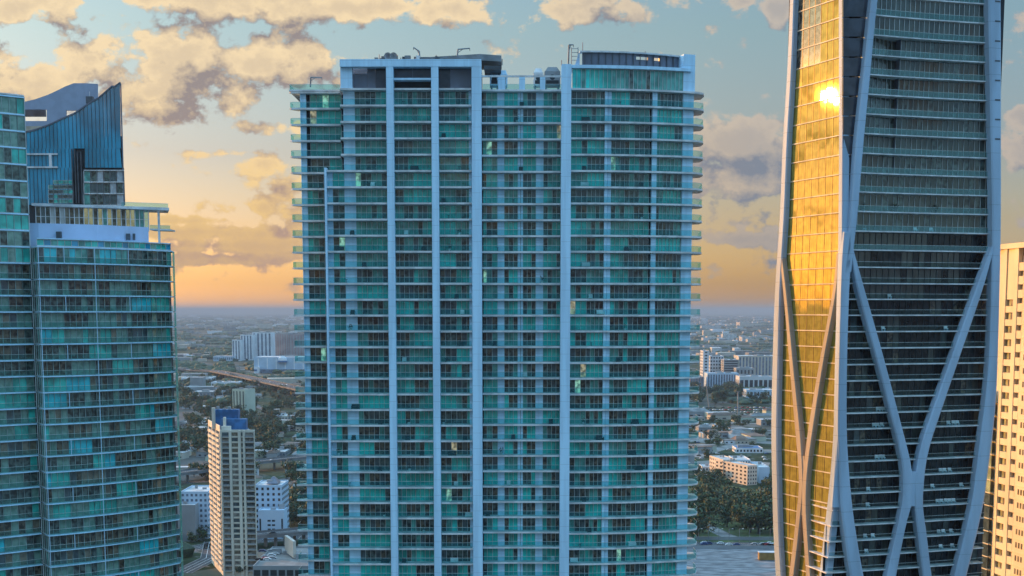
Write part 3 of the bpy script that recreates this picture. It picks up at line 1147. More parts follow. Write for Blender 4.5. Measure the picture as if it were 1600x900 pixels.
    balustrade([(o1.x, o1.y + .05), (o2.x, o2.y + .05)], o1.z + .13, .7, M['rail_pale'], rr, M['slab'])
    rr.flush()
    return T


# ------------------------------------------------------------------ the blue tower with the sail-shaped roof
def sail_tower():
    Y = 480.0
    T = thing('office_tower', 'blue glass tower with a concave sail-shaped roof rising to a point, behind the curved tower', 'tower', Vector((X_at(115, Y), Y + 15, 0)))
    px = lambda x_, y_, d=0: P(x_, y_, Y + d)
    # the concave blue curtain wall in vertical strips, each its own panel
    top = [(30, 211), (38, 208), (55, 204), (75, 197), (90, 190), (103, 184), (115, 179), (130, 169), (143, 160), (153, 155), (160, 149), (168, 142), (175, 136), (179, 136.5), (184, 133), (187.5, 130.5)]

    def ytop(x_):
        for a, b in zip(top, top[1:]):
            if a[0] <= x_ <= b[0]:
                return a[1] + (b[1] - a[1]) * (x_ - a[0]) / (b[0] - a[0])
        return top[-1][1]
    strips = Pieces('curtain_panel', T)
    mull = Pieces('mullion', T)
    xs = [30 + 6.05 * i for i in range(27)]
    edge = lambda y_: 187.5 + max(0, (y_ - 200)) * .045
    for a, b in zip(xs, xs[1:]):
        for ya_, yb_ in ((None, 232), (232, 262), (262, 320)):
            if b > 129 and yb_ == 320:
                continue
            y0a, y0b = (ytop(a), ytop(min(b, 187.4))) if ya_ is None else (ya_, ya_)
            if y0a > yb_:
                continue
            if a > 114 and b < 133 and yb_ != 232:
                continue
            bb = b if b < 187 else None
            if bb is None:
                q0, q1 = px(187.5, y0b), px(edge(yb_), yb_)
            else:
                q0, q1 = px(b, y0b), px(b, yb_)
            dep = random.uniform(-.05, .05)
            mb = MB()
            p = [px(a, yb_), q1, q0, px(a, y0a)]
            mb.face([(v.x, v.y + dep, v.z) for v in p], M['g_blue'])
            strips.add(mb, abs(p[0].z - p[3].z))
            mb = MB()
            m0, m1 = px(a, yb_ - .3), px(a, y0a + .5)
            mb.box((m0.x - .06, Y - .15, m0.z), (m0.x + .06, Y + .02, m1.z), M['dframe'])
            mull.add(mb, abs(m0.z - m1.z))
    strips.flush()
    mull.flush()
    cap = MB()        # pale edge that follows the sail
    for a, b in zip(top, top[1:]):
        A, B = px(*a), px(*b)
        cap.hexa([(A.x, Y - .3, A.z), (B.x, Y - .3, B.z), (B.x, Y + 1.2, B.z), (A.x, Y + 1.2, A.z)],
                 [(A.x, Y - .3, A.z + .55), (B.x, Y - .3, B.z + .55), (B.x, Y + 1.2, B.z + .55), (A.x, Y + 1.2, A.z + .55)], M['mauve'])
    cap.build('sail_edge', T)
    # side return of the sail
    k = MB()
    a0, a1 = px(187.6, 130.5), px(193, 320)
    k.hexa([(a1.x, Y, a1.z), (a1.x + .4, Y + .2, a1.z), (a1.x - 8, Y + 24, a1.z), (a1.x - 8.6, Y + 24, a1.z)], [(a0.x, Y, a0.z), (a0.x + .4, Y + .2, a0.z), (a0.x - 8.0, Y + 24, a0.z - 6), (a0.x - 8.5, Y + 24, a0.z - 6)], M['mauve'])
    k.build('side_wall', T)
    # rear sail, grey, with two openings
    Yr = Y + 16
    rt = [(25, 163), (36, 159.5), (55, 155), (75, 148), (90, 141), (102, 135), (115, 130), (133, 130), (152, 131)]
    holes = [(36, 73, 171, 189), (103, 127, 172.5, 187)]
    k = MB()
    cols = sorted(set([p[0] for p in rt] + [73, 103, 127]))

    def yt(x_):
        for a, b in zip(rt, rt[1:]):
            if a[0] <= x_ <= b[0]:
                return a[1] + (b[1] - a[1]) * (x_ - a[0]) / (b[0] - a[0])
    def slabp(xa, xb, ya0, ya1, yb_):
        c = [P(xa, yb_, Yr), P(xb, yb_, Yr), P(xb, ya1, Yr), P(xa, ya0, Yr)]
        k.hexa([(c[0].x, Yr, c[0].z), (c[1].x, Yr, c[1].z), (c[1].x, Yr + 1.0, c[1].z), (c[0].x, Yr + 1.0, c[0].z)], [(c[3].x, Yr, c[3].z), (c[2].x, Yr, c[2].z), (c[2].x, Yr + 1.0, c[2].z), (c[3].x, Yr + 1.0, c[3].z)], M['mauve2'])
    M['mauve2'] = mat('grey_lilac_render', (.33, .36, .46), .7, var=.06)
    for a, b in zip(cols, cols[1:]):
        hole = next((h for h in holes if h[0] <= a and b <= h[1]), None)
        if hole:
            slabp(a, b, yt(a), yt(b), hole[2])
            slabp(a, b, hole[3], hole[3], 215)
        else:
            slabp(a, b, yt(a), yt(b), 215)
    k.build('rear_sail', T)
    k = MB()
    c0, c1 = P(36, 182, Yr + 8), P(73, 171, Yr + 8)
    k.box((c0.x, Yr + 6, P(40, 182, Yr + 6).z), (P(71, 182, Yr + 6).x, Yr + 7, P(40, 171.5, Yr + 6).z), M['dgrey'])
    k.build('rear_beam', T)
    k = MB()
    k.box((P(36, 200, Yr - 2).x, Yr - 3, P(36, 209, Yr - 3).z), (P(80, 200, Yr - 2).x, Yr - 1, P(36, 197, Yr - 3).z), M['brown'])
    k.build('roof_terrace', T)
    k = MB()
    o = P(139, 153, Yr - 4)
    k.box((o.x - 1.2, o.y, o.z - 2), (o.x + 1.2, o.y + 2, o.z + .6), M['dgrey'])
    k.build('roof_unit', T)
    k = MB()
    k.tube(P(140, 160, Yr - 2), P(140, 143, Yr - 2), .12, M['slab'])
    k.build('antenna', T)
    # framed terrace opening in the curtain wall
    for (xa, xb, ya_, yb_) in ((40, 90, 239.5, 242), (40, 90, 260, 262.5), (77, 80.5, 242, 260)):
        a, b = px(xa, yb_, -.5), px(xb, ya_, -.5)
        k = MB()
        k.box((a.x, Y - .6, a.z), (b.x, Y + .3, b.z), M['slab'])
        k.build('terrace_frame', T)
    # dark vertical slot with fins
    a, b = px(115, 318, .5), px(131, 234, .5)
    k = MB()
    k.box((a.x, Y + .6, a.z), (b.x, Y + 1.0, b.z), M['dark'])
    k.build('slot', T)
    for xx in (115.5, 120, 124, 129.5):
        a = px(xx, 318)
        k = MB()
        k.box((a.x - .2, Y - .5, a.z), (a.x + .2, Y + .4, px(xx, 233 if xx < 122 else 237).z), M['dgrey'])
        k.build('slot_fin', T)
    # lower right storeys with white framed windows
    pa_, fr = Pieces('pane', T), Pieces('window_frame', T)
    ys = [267, 285.5, 303.5, 322]
    for i in range(3):
        for c in range(6):
            xa, xb = 131.5 + c * 10.2, 131.5 + c * 10.2 + 9.8
            A, B = px(xa, ys[i + 1] - 1.5, .3), px(xb, ys[i], .3)
            n = random.choice(['g_dark', 'g_white2', 'g_grey', 'g_white2', 'g_dark', 'g_sea'])
            if c in (0,):
                n = 'g_sea'
            glazing([(A.x, Y + .3), (B.x, Y + .3)], A.z, B.z, 1, [M[n]], pa_, fr, M['slab'], mull=.3)
    # greenish reflection of a building, painted as window panes left of the slot
    for i in range(5):
        for c in range(5):
            xa = 76 + c * 7.6
            if (i == 0 and c < 1):
                continue
            A, B = px(xa, 287.5 + i * 7.5, -.15), px(xa + 7.3, 281.5 + i * 7.5, -.15)
            glazing([(A.x, Y - .15), (B.x, Y - .15)], A.z, B.z, 1, [M[random.choice(['g_sea', 'g_dark', 'g_sea', 'g_grey', 'g_teal'])]], pa_, fr, M['frame'], mull=.15)
    pa_.flush()
    fr.flush()
    for i in range(4):
        A, B = px(131, ys[i] - .2, 0), px(193.5, ys[i] - 1.6, 0)
        k = MB()
        k.box((A.x, Y - .2, A.z), (B.x, Y + .4, B.z), M['slab'])
        k.build('floor_band', T)
    k = MB()
    k.prism([(px(30, 300).x, Y + 1.2), (px(191, 300).x, Y + 1.2), (px(184, 300).x - 9, Y + 30), (px(30, 300).x - 9, Y + 30)], 0, px(50, 212).z, M['dark'])
    k.build('core', T)
    k = MB()
    A, B = px(131, 320), px(192.5, 262)
    k.box((A.x, Y + .7, A.z), (B.x, Y + 1.1, B.z), M['dark'])
    k.build('core', T)
    return T
# ------------------------------------------------------------------ the tower with the white exoskeleton on the right
ORD = ['', 'first', 'second', 'third', 'fourth', 'fifth', 'sixth', 'seventh', 'eighth', 'ninth', 'tenth', 'eleventh', 'twelfth', 'thirteenth', 'fourteenth', 'fifteenth', 'sixteenth', 'seventeenth', 'eighteenth', 'nineteenth', 'twentieth', 'twenty-first', 'twenty-second', 'twenty-third', 'twenty-fourth']


def interp(tab, y):
    """smooth interpolation of rows (y, a, b)"""
    if y <= tab[0][0]:
        return tab[0][1:]
    if y >= tab[-1][0]:
        return tab[-1][1:]
    for i in range(len(tab) - 1):
        if tab[i][0] <= y <= tab[i + 1][0]:
            t = (y - tab[i][0]) / (tab[i + 1][0] - tab[i][0])
            out = []
            for k in range(1, len(tab[0])):
                p1, p2 = tab[i][k], tab[i + 1][k]
                h = tab[i + 1][0] - tab[i][0]
                m1 = (p2 - tab[i - 1][k]) / (tab[i + 1][0] - tab[i - 1][0]) * h if i else p2 - p1
                m2 = (tab[i + 2][k] - p1) / (tab[i + 2][0] - tab[i][0]) * h if i + 2 < len(tab) else p2 - p1
                t2, t3 = t * t, t * t * t
                out.append((2 * t3 - 3 * t2 + 1) * p1 + (t3 - 2 * t2 + t) * m1 + (-2 * t3 + 3 * t2) * p2 + (t3 - t2) * m2)
            return tuple(out)


RB_DIAG_UP = [(-160, 1386, 1396), (0, 1362, 1372), (112, 1350, 1361), (225, 1338, 1350), (337, 1329.5, 1340.5), (390, 1324, 1334.5), (425, 1319, 1331)]
RB_CORNER = [(362, 1320, 1330), (400, 1317, 1331), (450, 1315, 1328), (562, 1312, 1324.5), (675, 1310, 1324), (730, 1312, 1327), (787, 1314, 1332), (850, 1322, 1341), (900, 1329, 1350), (960, 1340, 1362)]
RB_L = [(385, 1328, 1333), (450, 1340, 1351), (562, 1370, 1382.5), (675, 1399, 1412), (700, 1405, 1418.5), (730, 1411, 1425), (765, 1412, 1427), (790, 1410, 1425), (815, 1405, 1418), (850, 1397, 1410.5), (900, 1386, 1401), (960, 1373, 1388)]
RB_R = [(385, 1550, 1555), (450, 1526, 1537), (562, 1486, 1499), (675, 1446, 1460.5), (700, 1439, 1453), (730, 1433, 1447), (765, 1429, 1444), (790, 1430, 1443), (837, 1435, 1449), (900, 1443, 1456.5), (960, 1452, 1466)]
RB_RIGHT = [(-160, 1543, 1564), (0, 1545, 1564.5), (112, 1547, 1565), (225, 1549, 1565), (337, 1551, 1565), (450, 1550, 1563), (562, 1546, 1560), (620, 1541, 1557.5), (675, 1534, 1552.5), (730, 1527, 1545.5), (787, 1519, 1537.5), (850, 1504.5, 1523.5), (900, 1492, 1511), (960, 1478, 1497)]
LB_RIGHT = [(-160, 1309.5, 1317), (0, 1309.5, 1317), (225, 1310, 1317), (400, 1308.5, 1316), (450, 1307.5, 1315), (562, 1304, 1312.5), (675, 1301, 1310), (765, 1294, 1305), (830, 1286.5, 1298), (900, 1279, 1291), (960, 1271, 1284)]
LB_LEFT = [(-160, 1238, 1245), (0, 1233.5, 1240.5), (112, 1229, 1236.5), (225, 1222, 1230), (337, 1217.5, 1225.5), (450, 1210, 1219), (562, 1206, 1216), (675, 1204, 1214), (787, 1206, 1216), (850, 1208, 1218), (900, 1211, 1221), (960, 1214, 1224)]
LB_DL = [(395, 1217, 1221), (450, 1222.5, 1228), (562, 1232, 1239), (675, 1241.5, 1250.5), (730, 1246.5, 1254), (765, 1247, 1254), (800, 1243.5, 1251.5), (850, 1238, 1246.5), (900, 1231.5, 1240.5), (960, 1224, 1234)]
LB_DR = [(395, 1307, 1310), (450, 1301, 1307), (562, 1280, 1287.5), (675, 1261, 1270), (730, 1254.5, 1262.5), (765, 1252, 1260), (800, 1252, 1260), (850, 1255, 1263), (900, 1258.5, 1266.5), (960, 1263, 1271)]
RY = [-128, -97, -66, -35, -4, 27, 58, 89, 119.5, 150, 180.5, 211, 241.5, 272, 301.5, 331.5, 362, 391, 417.5, 442.5, 467, 491.7, 517, 542.5, 567.7, 592.7, 617.7, 642.5, 667, 692, 716.8, 741.5, 766, 790.3, 814.4, 838.3, 862, 885.5, 909, 932]


def exo_tower():
    C = Vector((X_at(1318, 268.0), 268.0))
    df, dl = Vector((.956, .292)).normalized(), Vector((-.40, .917)).normalized()
    nf, nl = Vector((df.y, -df.x)), Vector((dl.x * 0 - dl.y, dl.x))          # outward normals (towards the camera side)
    if nf.y > 0:
        nf = -nf
    if nl.x > 0:
        nl = -nl

    def hit(px_, py_, n, off):
        r = ray(px_, py_)
        o = C + n * off
        k = (o.x * n.x + o.y * n.y) / (r.x * n.x + r.y * n.y)
        return Vector((r.x * k, r.y * k, r.z * k + ZC))
    T = thing('exoskeleton_tower', 'dark glass tower wrapped in pale curved crossing beams, glass reflecting gold on its left side', 'tower', Vector((C.x + 12, C.y + 16, 0)))

    def beam(tab, n, front, back, name='exoskeleton_beam', m='beamc'):
        y0, y1 = tab[0][0], tab[-1][0]
        N = max(6, int((y1 - y0) / 18))
        mb = MB()
        rows = []
        for k in range(N + 1):
            y_ = y0 + (y1 - y0) * k / N
            a, b = interp(tab, y_)
            A, B = hit(a, y_, n, front), hit(b, y_, n, front)
            ch = .22                       # rounded front edges
            d = (B - A)
            q = [A + d * .0 - Vector((*n, 0)) * ch, A + d * .14, A + d * .86, B - Vector((*n, 0)) * ch, B - Vector((*n, 0)) * (front - back), A - Vector((*n, 0)) * (front - back)]
            rows.append(q)
        for r0, r1 in zip(rows, rows[1:]):
            mb.hexa(r1, r0, M[m], cap=False, base=False)
        mb.face(rows[0], M[m])
        mb.face(rows[-1][::-1], M[m])
        o = mb.build(name, T)
        return o
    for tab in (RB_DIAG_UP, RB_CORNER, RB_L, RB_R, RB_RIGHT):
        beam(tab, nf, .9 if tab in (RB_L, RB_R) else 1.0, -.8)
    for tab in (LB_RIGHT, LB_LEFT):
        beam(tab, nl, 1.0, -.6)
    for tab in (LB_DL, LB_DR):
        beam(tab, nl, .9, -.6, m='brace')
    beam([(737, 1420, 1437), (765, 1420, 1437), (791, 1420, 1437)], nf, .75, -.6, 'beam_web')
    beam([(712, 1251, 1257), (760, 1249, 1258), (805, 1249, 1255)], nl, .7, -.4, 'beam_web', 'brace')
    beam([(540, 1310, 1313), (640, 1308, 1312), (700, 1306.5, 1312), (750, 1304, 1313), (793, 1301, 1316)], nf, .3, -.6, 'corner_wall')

    slabs, lines, rails, frames, panes, gold, gframe, cham, soff = (Pieces(n, T) for n in ('floor_slab', 'floor_line', 'balustrade', 'window_frame', 'pane', 'side_pane', 'side_mullion', 'chamfer_panel', 'recess_wall'))
    zl = [hit(1440, y_, nf, 0).z for y_ in RY]
    zg = [hit(1310, y_ + (485 - y_) * .0 - .5, nl, 0).z for y_ in RY]

    def fx(px_, y_, off):
        h = hit(px_, y_, nf, off)
        return (h.x, h.y)

    def sx(px_, y_, off):
        h = hit(px_, y_, nl, off)
        return (h.x, h.y)
    for i in range(len(RY) - 1):
        yt_, yb_ = RY[i], RY[i + 1]
        ym = (yt_ + yb_) / 2
        st, z1 = zl[i], zl[i] - .24
        z0 = zl[i + 1] + .01
        upper = yt_ < 355
        # limits of the front face at this height
        xl = (interp(RB_DIAG_UP, ym)[1] - 5) if ym < 400 else interp(RB_CORNER, ym)[0] + 5
        xr = interp(RB_RIGHT, ym)[0] + 4
        if ym > 785:
            xl = interp(LB_RIGHT, ym)[1] + 1   # storeys carry on round the corner at the foot
        if yb_ > 790:
            xr += 14 + (yb_ - 790) * .22
        bow = 1.0 if upper else .45
        path = []
        for k in range(13):
            t = k / 12
            p = Vector(fx(xl + (xr - xl) * t, ym, 0))
            p = p - nf * (.35) + nf * (-bow * .5 * (1 - (2 * t - 1) ** 2) if upper else bow * (1 - (2 * t - 1) ** 2) * .5)
            path.append((p.x, p.y))
        slab(path, 9, z1, st, slabs, M['slab'])
        yb2 = RY[i + 1]
        rails_h = 1.1 if upper else 1.0
        balustrade([(p[0], p[1]) for p in offset(path, .06)], z0, rails_h, M['rail_pale'] if yb2 < 400 else M['rail_dark'], rails, M['frame'])
        # glazing behind the balcony
        if upper and yt_ > 40:
            t1 = .30 + .0 * i
            dep1, dep2 = 4.2 - (i - 5) * .28, 2.0
            a0, a1 = Vector(path[0]), Vector(path[-1])
            q = lambda t, d: tuple(a0 + (a1 - a0) * t - nf * d)
            A = [q(0, .9), q(t1 * .5, .9 + (dep1 - .9) * .5), q(t1, dep1)]
            B = [q(t1, dep2), q(.65, 1.8), q(1, 1.0)]
            mb = MB()
            mb.prism([q(t1 - .003, dep2), q(t1 + .003, dep2), q(t1 + .003, dep1 + .2), q(t1 - .003, dep1 + .2)], z0, z1 - .01, M['mauve'])
            soff.add(mb)
            s = mix_of('g_front', 'g_front', 'g_front', 'g_dark')
            glazing(A, z0, z1 - .01, 7, s(7), panes, frames, M['frame'], mull=.06)
            for b0, b1, n in ((0, 7, 7), (7, 14, 7), (14, 18, 4)):
                pts = resample(B, 18)[b0:b1 + 1]
                glazing(pts, z0, z1 - .01, n, s(n), panes, frames, M['frame'], mull=.06)
        elif upper:
            inner = offset(path, .5)
            pts = resample(inner, 24)
            for b0 in range(0, 24, 8):
                glazing(pts[b0:b0 + 9], z0, z1 - .01, 8, mix_of('g_front', 'g_front', 'g_front')(8), panes, frames, M['frame'], mull=.08)
        else:
            inner = offset(path, 2.0)
            pts = resample(inner, 25)
            for b0 in range(0, 25, 5):
                if yb2 < 480:
                    s = (pick(5, [(.55, mix_of('g_front', 'g_front')), (.2, all_of('g_black')), (.25, mix_of('g_front', 'g_dark', 'g_black'))]) if b0 in (0, 5, 20) else pick(5, [(.5, mix_of('g_black')), (.5, mix_of('g_front', 'g_front', 'g_black'))]))
                else:
                    s = pick(5, [(.48, mix_of('g_black')), (.30, mix_of('g_black', 'g_front', 'g_black', 'g_brown')), (.14, mix_of('g_front', 'g_black')), (.08, mix_of('g_brown', 'g_black', 'g_grey'))])
                glazing(pts[b0:b0 + 6], z0, z1 - .01, 5, s, panes, frames, M['dframe'], mull=.06)
        # the glass side, its golden reflection put into the pane colour
        zA, zB = zg[i], zg[i + 1]
        lx0 = interp(LB_LEFT, ym)[1] - 1.5
        lx1 = interp(LB_RIGHT, ym)[0] + 2.5
        A, B = Vector(sx(lx0, ym, -.25)), Vector(sx(lx1, ym, -.25))
        n = 8
        top_dark = yt_ < 60  # dark sky reflected near the top is put into the pane colours
        for k in range(n):
            a, b = A + (B - A) * (k / n), A + (B - A) * ((k + 1) / n)
            j = [random.gauss(0, .0045) for _ in range(4)]
            mb = MB()
            m_ = M['g_gold']
            if top_dark and k < 5:
                m_ = M['g_dark'] if random.random() < .7 else M['g_brown']
            mb.face([(a.x + nl.x * j[0], a.y + nl.y * j[0], zB), (b.x + nl.x * j[1], b.y + nl.y * j[1], zB), (b.x + nl.x * j[2], b.y + nl.y * j[2], zA - .3), (a.x + nl.x * (j[0] + j[2] - j[1]), a.y + nl.y * (j[0] + j[2] - j[1]), zA - .3)], m_)
            gold.add(mb, 1)
            mb = MB()
            mb.obox(a + nl * .02, atan2(dl.y, dl.x), .07, .08, zB, zA - .3, M['bronze'])
            gframe.add(mb, 1)
        mb = MB()
        q0, q1 = A + nl * .14, B + nl * .14
        mb.prism([tuple(A - nl * .1), tuple(B - nl * .1), tuple(q1), tuple(q0)], zA - .24, zA - .02, M['line'])
        lines.add(mb, 1)
        # dark chamfer panels between the corner beam and the rising diagonal
        if ym < 362:
            ca0, ca1 = 1317.5, 1317.5
            cb0, cb1 = interp(RB_DIAG_UP, yt_ + 1.5)[0] + 2, interp(RB_DIAG_UP, yb_ - 1)[0] + 2
            q = [hit(ca1, yb_ - 1, nf, -.4), hit(cb1, yb_ - 1, nf, -.4), hit(cb0, yt_ + 1.5, nf, -.4), hit(ca0, yt_ + 1.5, nf, -.4)]
            mb = MB()
            bk = Vector((-nf.x * .5, -nf.y * .5, 0))
            mb.hexa([q[0], q[1], q[1] + bk, q[0] + bk], [q[3], q[2], q[2] + bk, q[3] + bk], M['g_slate'])
            cham.add(mb, cb0 - ca0)
        # slab nibs that show on the right-hand pillar
        if yt_ < 240:
            a = hit(1555, yt_ + 4, nf, 1.05)
            b = hit(1563, yt_ + 7.5, nf, 1.05)
            mb = MB()
            mb.prism([(a.x, a.y), (b.x, b.y), (b.x - nf.x * .3, b.y - nf.y * .3), (a.x - nf.x * .3, a.y - nf.y * .3)], b.z, b.z + .3, M['dgrey'])
            mb.build('pillar_notch', T)
    for p in (slabs, lines, rails, frames, panes, gold, gframe, cham, soff):
        p.flush()
    k = MB()
    a = [Vector(fx(1320, 485, -7)), Vector(fx(1550, 485, -3.5)), Vector(fx(1500, 485, -11)), Vector(sx(1222, 485, -3)), Vector(sx(1306, 485, -1.2))]
    k.prism([tuple(p) for p in a], 0, zl[0], M['dark'])
    k.build('core', T)

    # white loungers and pots on the balconies
    def seat(px_, floor_y, kind):
        z = hit(1440, floor_y, nf, 0).z + .015
        p = Vector(fx(px_, floor_y, -1.1 - .5 * random.random()))
        mb = MB()
        if kind == 'chair':
            for dx_, dy_ in ((-.3, -.3), (.3, -.3), (-.3, .3), (.3, .3)):
                mb.box((p.x + dx_ - .04, p.y + dy_ - .04, z), (p.x + dx_ + .04, p.y + dy_ + .04, z + .4), M['white'])
            mb.box((p.x - .38, p.y - .38, z + .4), (p.x + .38, p.y + .38, z + .52), M['furn'])
            mb.box((p.x - .38, p.y + .3, z + .53), (p.x + .38, p.y + .4, z + 1.0), M['furn'])
            o = mb.build('balcony_chair', None, base=(p.x, p.y, z))
            row = sum(1 for y_ in RY if 355 < y_ <= floor_y + 1)
            side = 'left of' if px_ < 1420 else 'right of'
            tag(o, 'small white chair %s the crossing beams, %s balcony below the plants' % (side, ORD[row]) if row else 'small white chair near the potted plants', 'chair', 'white chairs on the balconies')
        else:
            mb.hexa([(p.x + .25 * cos(a), p.y + .25 * sin(a), z) for a in [pi / 4 * q for q in range(8)]], [(p.x + .35 * cos(a), p.y + .35 * sin(a), z + .5) for a in [pi / 4 * q for q in range(8)]], M['dgrey'])
            t = thing('potted_plant', 'dark bushy plant in a pot on a high balcony', 'plant', (p.x, p.y, z), 'potted plants on the balcony')
            mb.build('pot', t)
            mb = MB()
            for _ in range(60):
                v = Vector((random.gauss(0, .33), random.gauss(0, .33), random.gauss(1.15, .32)))
                a, b = Vector((random.uniform(-1, 1), random.uniform(-1, 1), random.uniform(-1, 1))).normalized() * .2, Vector((random.uniform(-1, 1), random.uniform(-1, 1), random.uniform(-1, 1))).normalized() * .12
                c = Vector((p.x, p.y, z)) + v
                mb.face([c - a, c + b, c + a, c - b], M['leaf0'])
            mb.build('leaves', t)
    for px_, f in ((1372, 642.5), (1377, 642.5), (1381, 642.5), (1366, 667), (1371, 667), (1378, 667), (1482, 667), (1490, 667), (1496, 667), (1380, 517), (1478, 517), (1376, 716.8), (1380, 716.8), (1370, 716.8),
                   (1470, 741.5), (1476, 741.5), (1484, 741.5), (1357, 766), (1457, 766), (1502, 766), (1465, 790.3), (1471, 790.3), (1478, 790.3), (1484, 790.3), (1490, 790.3), (1356, 790.3), (1390, 467), (1352, 838.3), (1364, 838.3),
                   (1467, 838.3), (1474, 838.3), (1486, 838.3), (1354, 862), (1470, 862), (1488, 862), (1430, 362), (1455, 362), (1350, 362)):
        seat(px_, f + .0, 'chair')
    for px_ in (1347, 1398, 1462, 1533):
        seat(px_, 331.5, 'plant')
    return T


# ------------------------------------------------------------------ sunlit tower at the right edge
def gold_tower():
    Yg = 314.0
    A = Vector((X_at(1528, Yg), Yg))
    d = Vector((.172, -.985)).normalized()
    n = Vector((-.985, -.172)).normalized()

    def hitp(px_, py_, off=0):
        r = ray(px_, py_)
        o = A + n * off
        k = (o.x * n.x + o.y * n.y) / (r.x * n.x + r.y * n.y)
        return Vector((r.x * k, r.y * k, r.z * k + ZC))
    T = thing('apartment_tower', 'cream apartment tower lit gold by the low sun, cut off by the right edge', 'tower', (A.x + 8, A.y - 10, 0))
    at = lambda px_, off=0: hitp(px_, 485, off)
    zt = hitp(1575, 381).z
    F = (hitp(1575, 651).z - hitp(1575, 858).z) / 10.0
    z651 = hitp(1575, 651).z
    cream = M['cream']

    def strip(pa, pb, off0, off1, z0, z1, m, name):
        a, b = at(pa), at(pb)
        mb = MB()
        q = [(a.x + n.x * off1, a.y + n.y * off1), (b.x + n.x * off1, b.y + n.y * off1), (b.x + n.x * off0, b.y + n.y * off0), (a.x + n.x * off0, a.y + n.y * off0)]
        mb.prism(q, z0, z1, m)
        return mb.build(name, T)
    strip(1528, 1700, -22, -.9, 0, zt - .3, M['dark'], 'core')
    strip(1526, 1566, -.88, -.3, 0, zt - 1.2, cream, 'wall')
    strip(1566, 1571.5, -.88, .25, 0, zt - 1.2, cream, 'pilaster')
    strip(1584, 1590, -.88, .3, 0, zt - 1.2, cream, 'pilaster')
    strip(1598, 1700, -.88, .12, 0, zt - 1.2, cream, 'wall')
    strip(1525, 1700, -22.5, .55, zt - 1.19, zt, cream, 'parapet')
    strip(1571.6, 1583.9, -.5, -.05, hitp(1575, 468).z, zt - 1.21, cream, 'wall')
    win, fb, bal = Pieces('window', T), Pieces('floor_band', T), Pieces('balcony', T)

    def add(p, pa, pb, off0, off1, z0, z1, m, size=1):
        a, b = at(pa), at(pb)
        mb = MB()
        q = [(a.x + n.x * off1, a.y + n.y * off1), (b.x + n.x * off1, b.y + n.y * off1), (b.x + n.x * off0, b.y + n.y * off0), (a.x + n.x * off0, a.y + n.y * off0)]
        mb.prism(q, z0, z1, m)
        p.add(mb, size)
    for i in range(-16, 22):
        z = z651 - F * i
        if z < 2 or z + F > zt:
            continue
        # balconies of the recessed strip
        add(bal, 1590.1, 1597.9, -.85, .15, z - .35, z + 1.5, cream)
        add(win, 1590.2, 1597.8, -.84, -.6, z + 1.51, z + F - .02, M['brown'])
        if i > -9:
            add(win, 1573, 1583, -.8, -.45, z + .95, z + F - .75, M['g_olive'])
            add(win, 1577, 1582, -.44, -.38, z + .95, z + F - .75, M['g_tan'])
            add(fb, 1571.6, 1583.9, -.8, .12, z - .6, z + .9, cream)
        # paired small windows in the wall
        for w in (1603, 1607.5, 1612, 1630, 1634.5, 1639, 1660, 1666):
            add(win, w, w + 2.6, .121, .15, z + 1.0, z + 2.3, M['g_tan'])
        add(fb, 1598.1, 1699.5, .121, .2, z - .12, z + .04, cream)
        # glazed balconies at the far end
        if i > -2:
            e = 1550 if i < 7 else 1543
            add(bal, e, 1565.5, -.29, 1.2, z - .15, z + .05, cream)
            add(win, e + .5, 1565, 1.0, 1.06, z + .06, z + F - .3, M['g_pale'] if i < 7 else M['g_grey'])
            add(bal, e - .2, e + .6, -.29, 1.2, z + .051, z + F - .16, cream)
    for p in (win, fb, bal):
        p.flush()
    return T


M['bronze'] = mat('bronze_mullion', (.12, .09, .05), .4, metal=.6)
M['brown'] = mat('brown_recess', (.48, .38, .28), .7)
M['cream'] = mat('cream_render', (.78, .67, .47), .75, var=.08, nscale=.15, stretch=(1, 1, .4))
M['g_olive'] = mat('olive_glass', (.42, .40, .22), var=.3, **GL)
M['g_pale'] = mat('pale_green_glass', (.32, .38, .24), var=.3, **GL)
M['g_white2'] = mat('white_blind_glass', (.40, .42, .44), var=.2, **GL)
M['furn'] = mat('white_cushion', (.75, .75, .75), .8)
M['leaf0'] = mat('dark_leaf', (.02, .035, .015), .6, var=.5, nscale=4)


